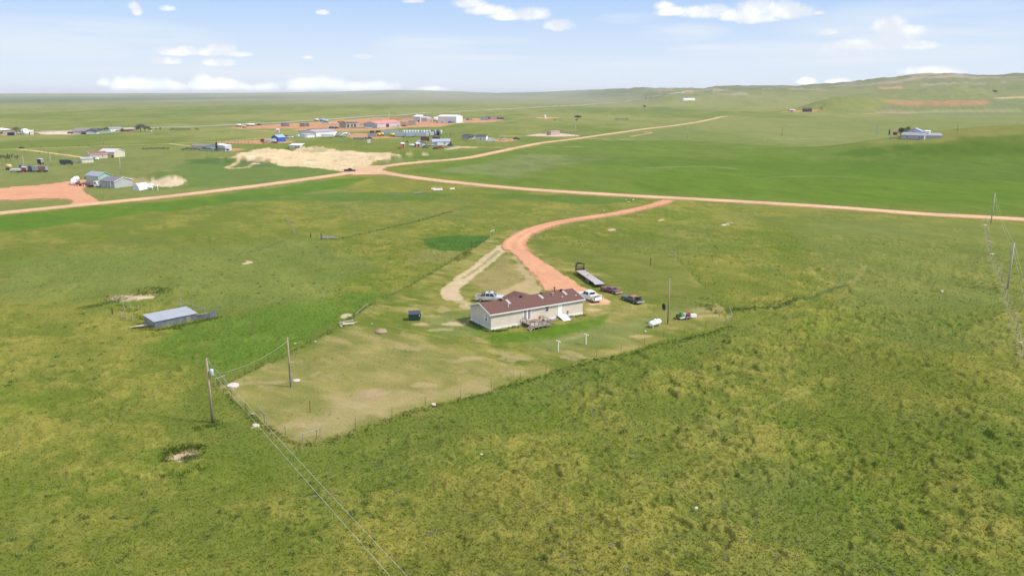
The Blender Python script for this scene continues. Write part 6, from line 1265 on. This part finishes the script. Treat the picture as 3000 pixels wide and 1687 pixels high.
for lb, px, py, rz, c1, c2, L_, k in [('white truck at the left of the parked line near the blue building',820,402,0,(.7,.68,.62),(.25,.05,.05),8,'flat'),('white truck with blue load in the parked line',866,403,0,(.72,.74,.78),(.55,.6,.7),9,'flat'),('white box truck at the right end of the long workshop',994,399,2.9,(.74,.72,.70),(.72,.70,.68),9,'box'),
  ('yellow truck below the box truck at the workshop end',990,401.5,.1,(.70,.60,.35),(.1,.1,.2),9,'flat'),('grey truck right of the yellow truck at the workshop end',1003,402,.1,(.5,.5,.52),(.2,.2,.2),8,'flat'),('white tanker truck above the junction near the workshop',1016,398,0,(.75,.72,.72),(.75,.72,.72),8,'tank'),
  ('white motorhome in front of the blue house',1295,429.5,.1,(.76,.76,.76),(.78,.78,.78),8.5,'box'),('pale pink truck left of the white motorhome',1263,428.5,.2,(.66,.52,.48),(.62,.5,.46),5.6,'flat'),('white truck at the right end of the dark roofed bungalow',1440,414.5,.1,(.74,.74,.74),(.6,.6,.66),7,'box'),('blue truck in the far yard line end',1464,350.5,0,(.08,.10,.22),(.05,.07,.20),16,'box'),
  ('blue truck right of the white warehouse',1376,352.5,0,(.2,.25,.38),(.2,.22,.3),10,'flat'),('white truck on the far yard line',1412,351,0,(.6,.62,.68),(.6,.6,.6),8,'flat'),('blue tank truck at the front of the light blue tanks',952,362,0,(.1,.1,.15),(.3,.42,.52),9,'flat'),('black livestock truck alone in the left field',197,482.5,.05,(.05,.06,.06),(.05,.07,.06),8.5,'box'),
  ('yellow flatbed truck in front of the blue building',781,420.5,.1,(.6,.5,.3),(.55,.40,.15),9,'flat'),('white truck beside the highway in the far yard',707,370,0,(.7,.68,.66),(.1,.05,.05),7,'flat'),('grey truck in the middle of the open shed yard',1063,366,0,(.35,.36,.45),(.4,.35,.35),9,'flat')]:
    truck(lb, px, py, rz, c1, c2, L_, k)

# trees
hl = lambda i, n, s: ['leftmost','second','third','fourth','fifth','sixth','seventh','eighth','ninth','tenth','eleventh','twelfth'][i]+s
for i, (px, py, h) in enumerate([(4,474,5),(18,474,5),(32,475,6),(51,472,4)]): tree(px, py, h, h*.9, 'dark', hl(i, 4, ' round dark tree of four in the field at the left edge'), group='round trees in the left field', n=110)
for px, py, h, w_, k, lb in [(30,393,7,7,'bare','bare brown tree behind the blue container'),(50,394,8.5,9,'bare','tall bare tree right of the tan barn'),(60,395,5,5,'bare','small bare tree beside the white upright tank'),(3,400,5,6,'green','green bush in front of the tan barn'),
  (314,387,6,5,'dark','dark pointed tree left of the white farmhouse'),(353,384,7,6,'grey','pale green tree behind the white farmhouse'),(412,387,10.5,11,'grey','tallest of the big leafy trees right of the brown house'),(425,386,8.5,9,'grey','second big leafy tree right of the brown house'),(437,386.5,6.5,8,'green','smaller leafy tree right of the two big ones'),(402,386,5,4.5,'dark','dark tree at the right end of the brown house'),(392,384,5.5,4,'dark','slim dark tree behind the brown house'),(458,385,4.5,5,'bare','brown tree left of the far hedge row'),(470,384,4.5,4,'dark','dark tree at the right end of the far village'),
  (635.5,442.5,7,2.8,'conifer','tall pointed conifer between the long beige home and white garage'),(668.5,446,2.8,2.6,'dark','dark bush tree at the front corner of the white garage'),(1380,413.5,6,7,'grey','big olive bush between the two dark roofed bungalows'),(1320,427,4,1.8,'conifer','dark conifer at the right end of the blue house'),
  (1692,350.5,7.5,14,'dark','large dark round tree on the plain above the substation'),(1689,357,4,5.5,'dark','smaller dark bush below the large round tree'),(1626,356,3,3.2,'dark','small lone dark tree left of the round tree'),(2638,402,8,5.5,'dark','dark tree at the left end of the white house on the right'),(2656,398,7.5,5.5,'dark','dark tree behind the gable of the white house on the right'),(2605,396,6,2.6,'conifer','slim green conifer left of the white house on the right'),
  (2914,274,11,18,'dark','lone dark tree on the slope of the right hills'),(1193,422,3,3,'green','small tree on the field near the trailers'),(1320,402,7,3,'bare','thin bare tree right of the upright tanks'),(5,395,6,9,'dark','dark low bush before the tan barn'),(1888,317,9,9,'dark','tiny dark tree far out on the plain')]:
    tree(px, py, h, w_, k, lb, n=520 if h > 7.9 else 240, name='conifer' if k == 'conifer' else 'tree')
for i in range(9): tree(281+i*4.6, 386.5-.15*i, 3.6+.5*(i % 3), 4.5, 'dark', hl(i, 9, ' dark hedge tree behind the dark gabled wing'), group='dark hedge behind the long grey building', n=110, name='hedge_tree')
for i in range(9): tree(340+i*5.5, 387.3, 2.2+.5*(i*7 % 3), 5, 'dark', hl(i, 9, ' dark shrub in front of the distant farmhouses'), group='shrubs before the distant farmhouses', n=90, name='shrub', cat='shrub')
for i in range(12): tree(500+i*6.2+(12 if i > 9 else 0), 384.3-.06*i, 2.9+(i*5 % 3)*.5, 4, 'dark', hl(i, 12, ' dark windbreak tree in the row above the field track'), group='dark windbreak row above the field track', n=90, name='windbreak_tree')
for i in range(10): tree(647+i*10.2, 423.2-.1*i, 1.7+(i % 3)*.4, 1.2, 'conifer', hl(i, 10, ' small sapling in the row before the blue building pad'), group='saplings in a row by the red pad', n=50, name='sapling', cat='sapling')
for i in range(12): tree(538+i*11.6, 443.3+.12*i, 2.2+(i*3 % 4)*.5, 4.2, 'dark', hl(i, 12, ' dark hedge shrub in front of the long beige home'), group='hedge in front of the long beige home', n=90, name='hedge_shrub', cat='shrub')
for i in range(9): tree(1801+i*4.7, 355.8, 5+(i*5 % 3)*.8, 5, 'bare', hl(i, 9, ' bare brown tree of the grove alone on the plain'), group='bare grove on the plain', n=130, name='bare_tree')
for i in range(8): tree(420+i*10+(0), 441-(.1*i), 2.4, 5, 'dark', hl(i, 8, ' low dark shrub in the hedge left of the long beige home'), group='low hedge left of the long beige home', n=60, name='hedge_shrub', cat='shrub')
for i, (px, py) in enumerate([(120,434),(168,432.5),(231,432),(260,431),(72,449.5),(116,453.5),(131,451),(142,451.5),(175,450),(183,450.5)]):
    tree(px, py, 2.3, 2.0, 'dark', hl(i, 10, ' small dark shrub along the tan tracks at the left'), group='small shrubs along the left tracks', n=40, name='shrub', cat='shrub')

# ---------------------------------------------------------------- air
hm = bpy.data.materials.new('haze'); hm.use_nodes = True; t = hm.node_tree; t.nodes.clear()
om = t.nodes.new('ShaderNodeOutputMaterial'); pv = t.nodes.new('ShaderNodeVolumePrincipled'); pv.inputs['Color'].default_value = (.97,.98,1.0,1); pv.inputs['Density'].default_value = HAZE; pv.inputs['Anisotropy'].default_value = 0.0
t.links.new(pv.outputs[0], om.inputs['Volume'])
zs = gz.min()-1; zt = max(gz.max(), CH)+12
if HAZE > 0:
    g = MB().box(-47000, 47000, -47000, 47000, zs-.5, zt).o('haze', hm, None, kind='stuff'); g['label'] = 'thin pale haze over the plain'
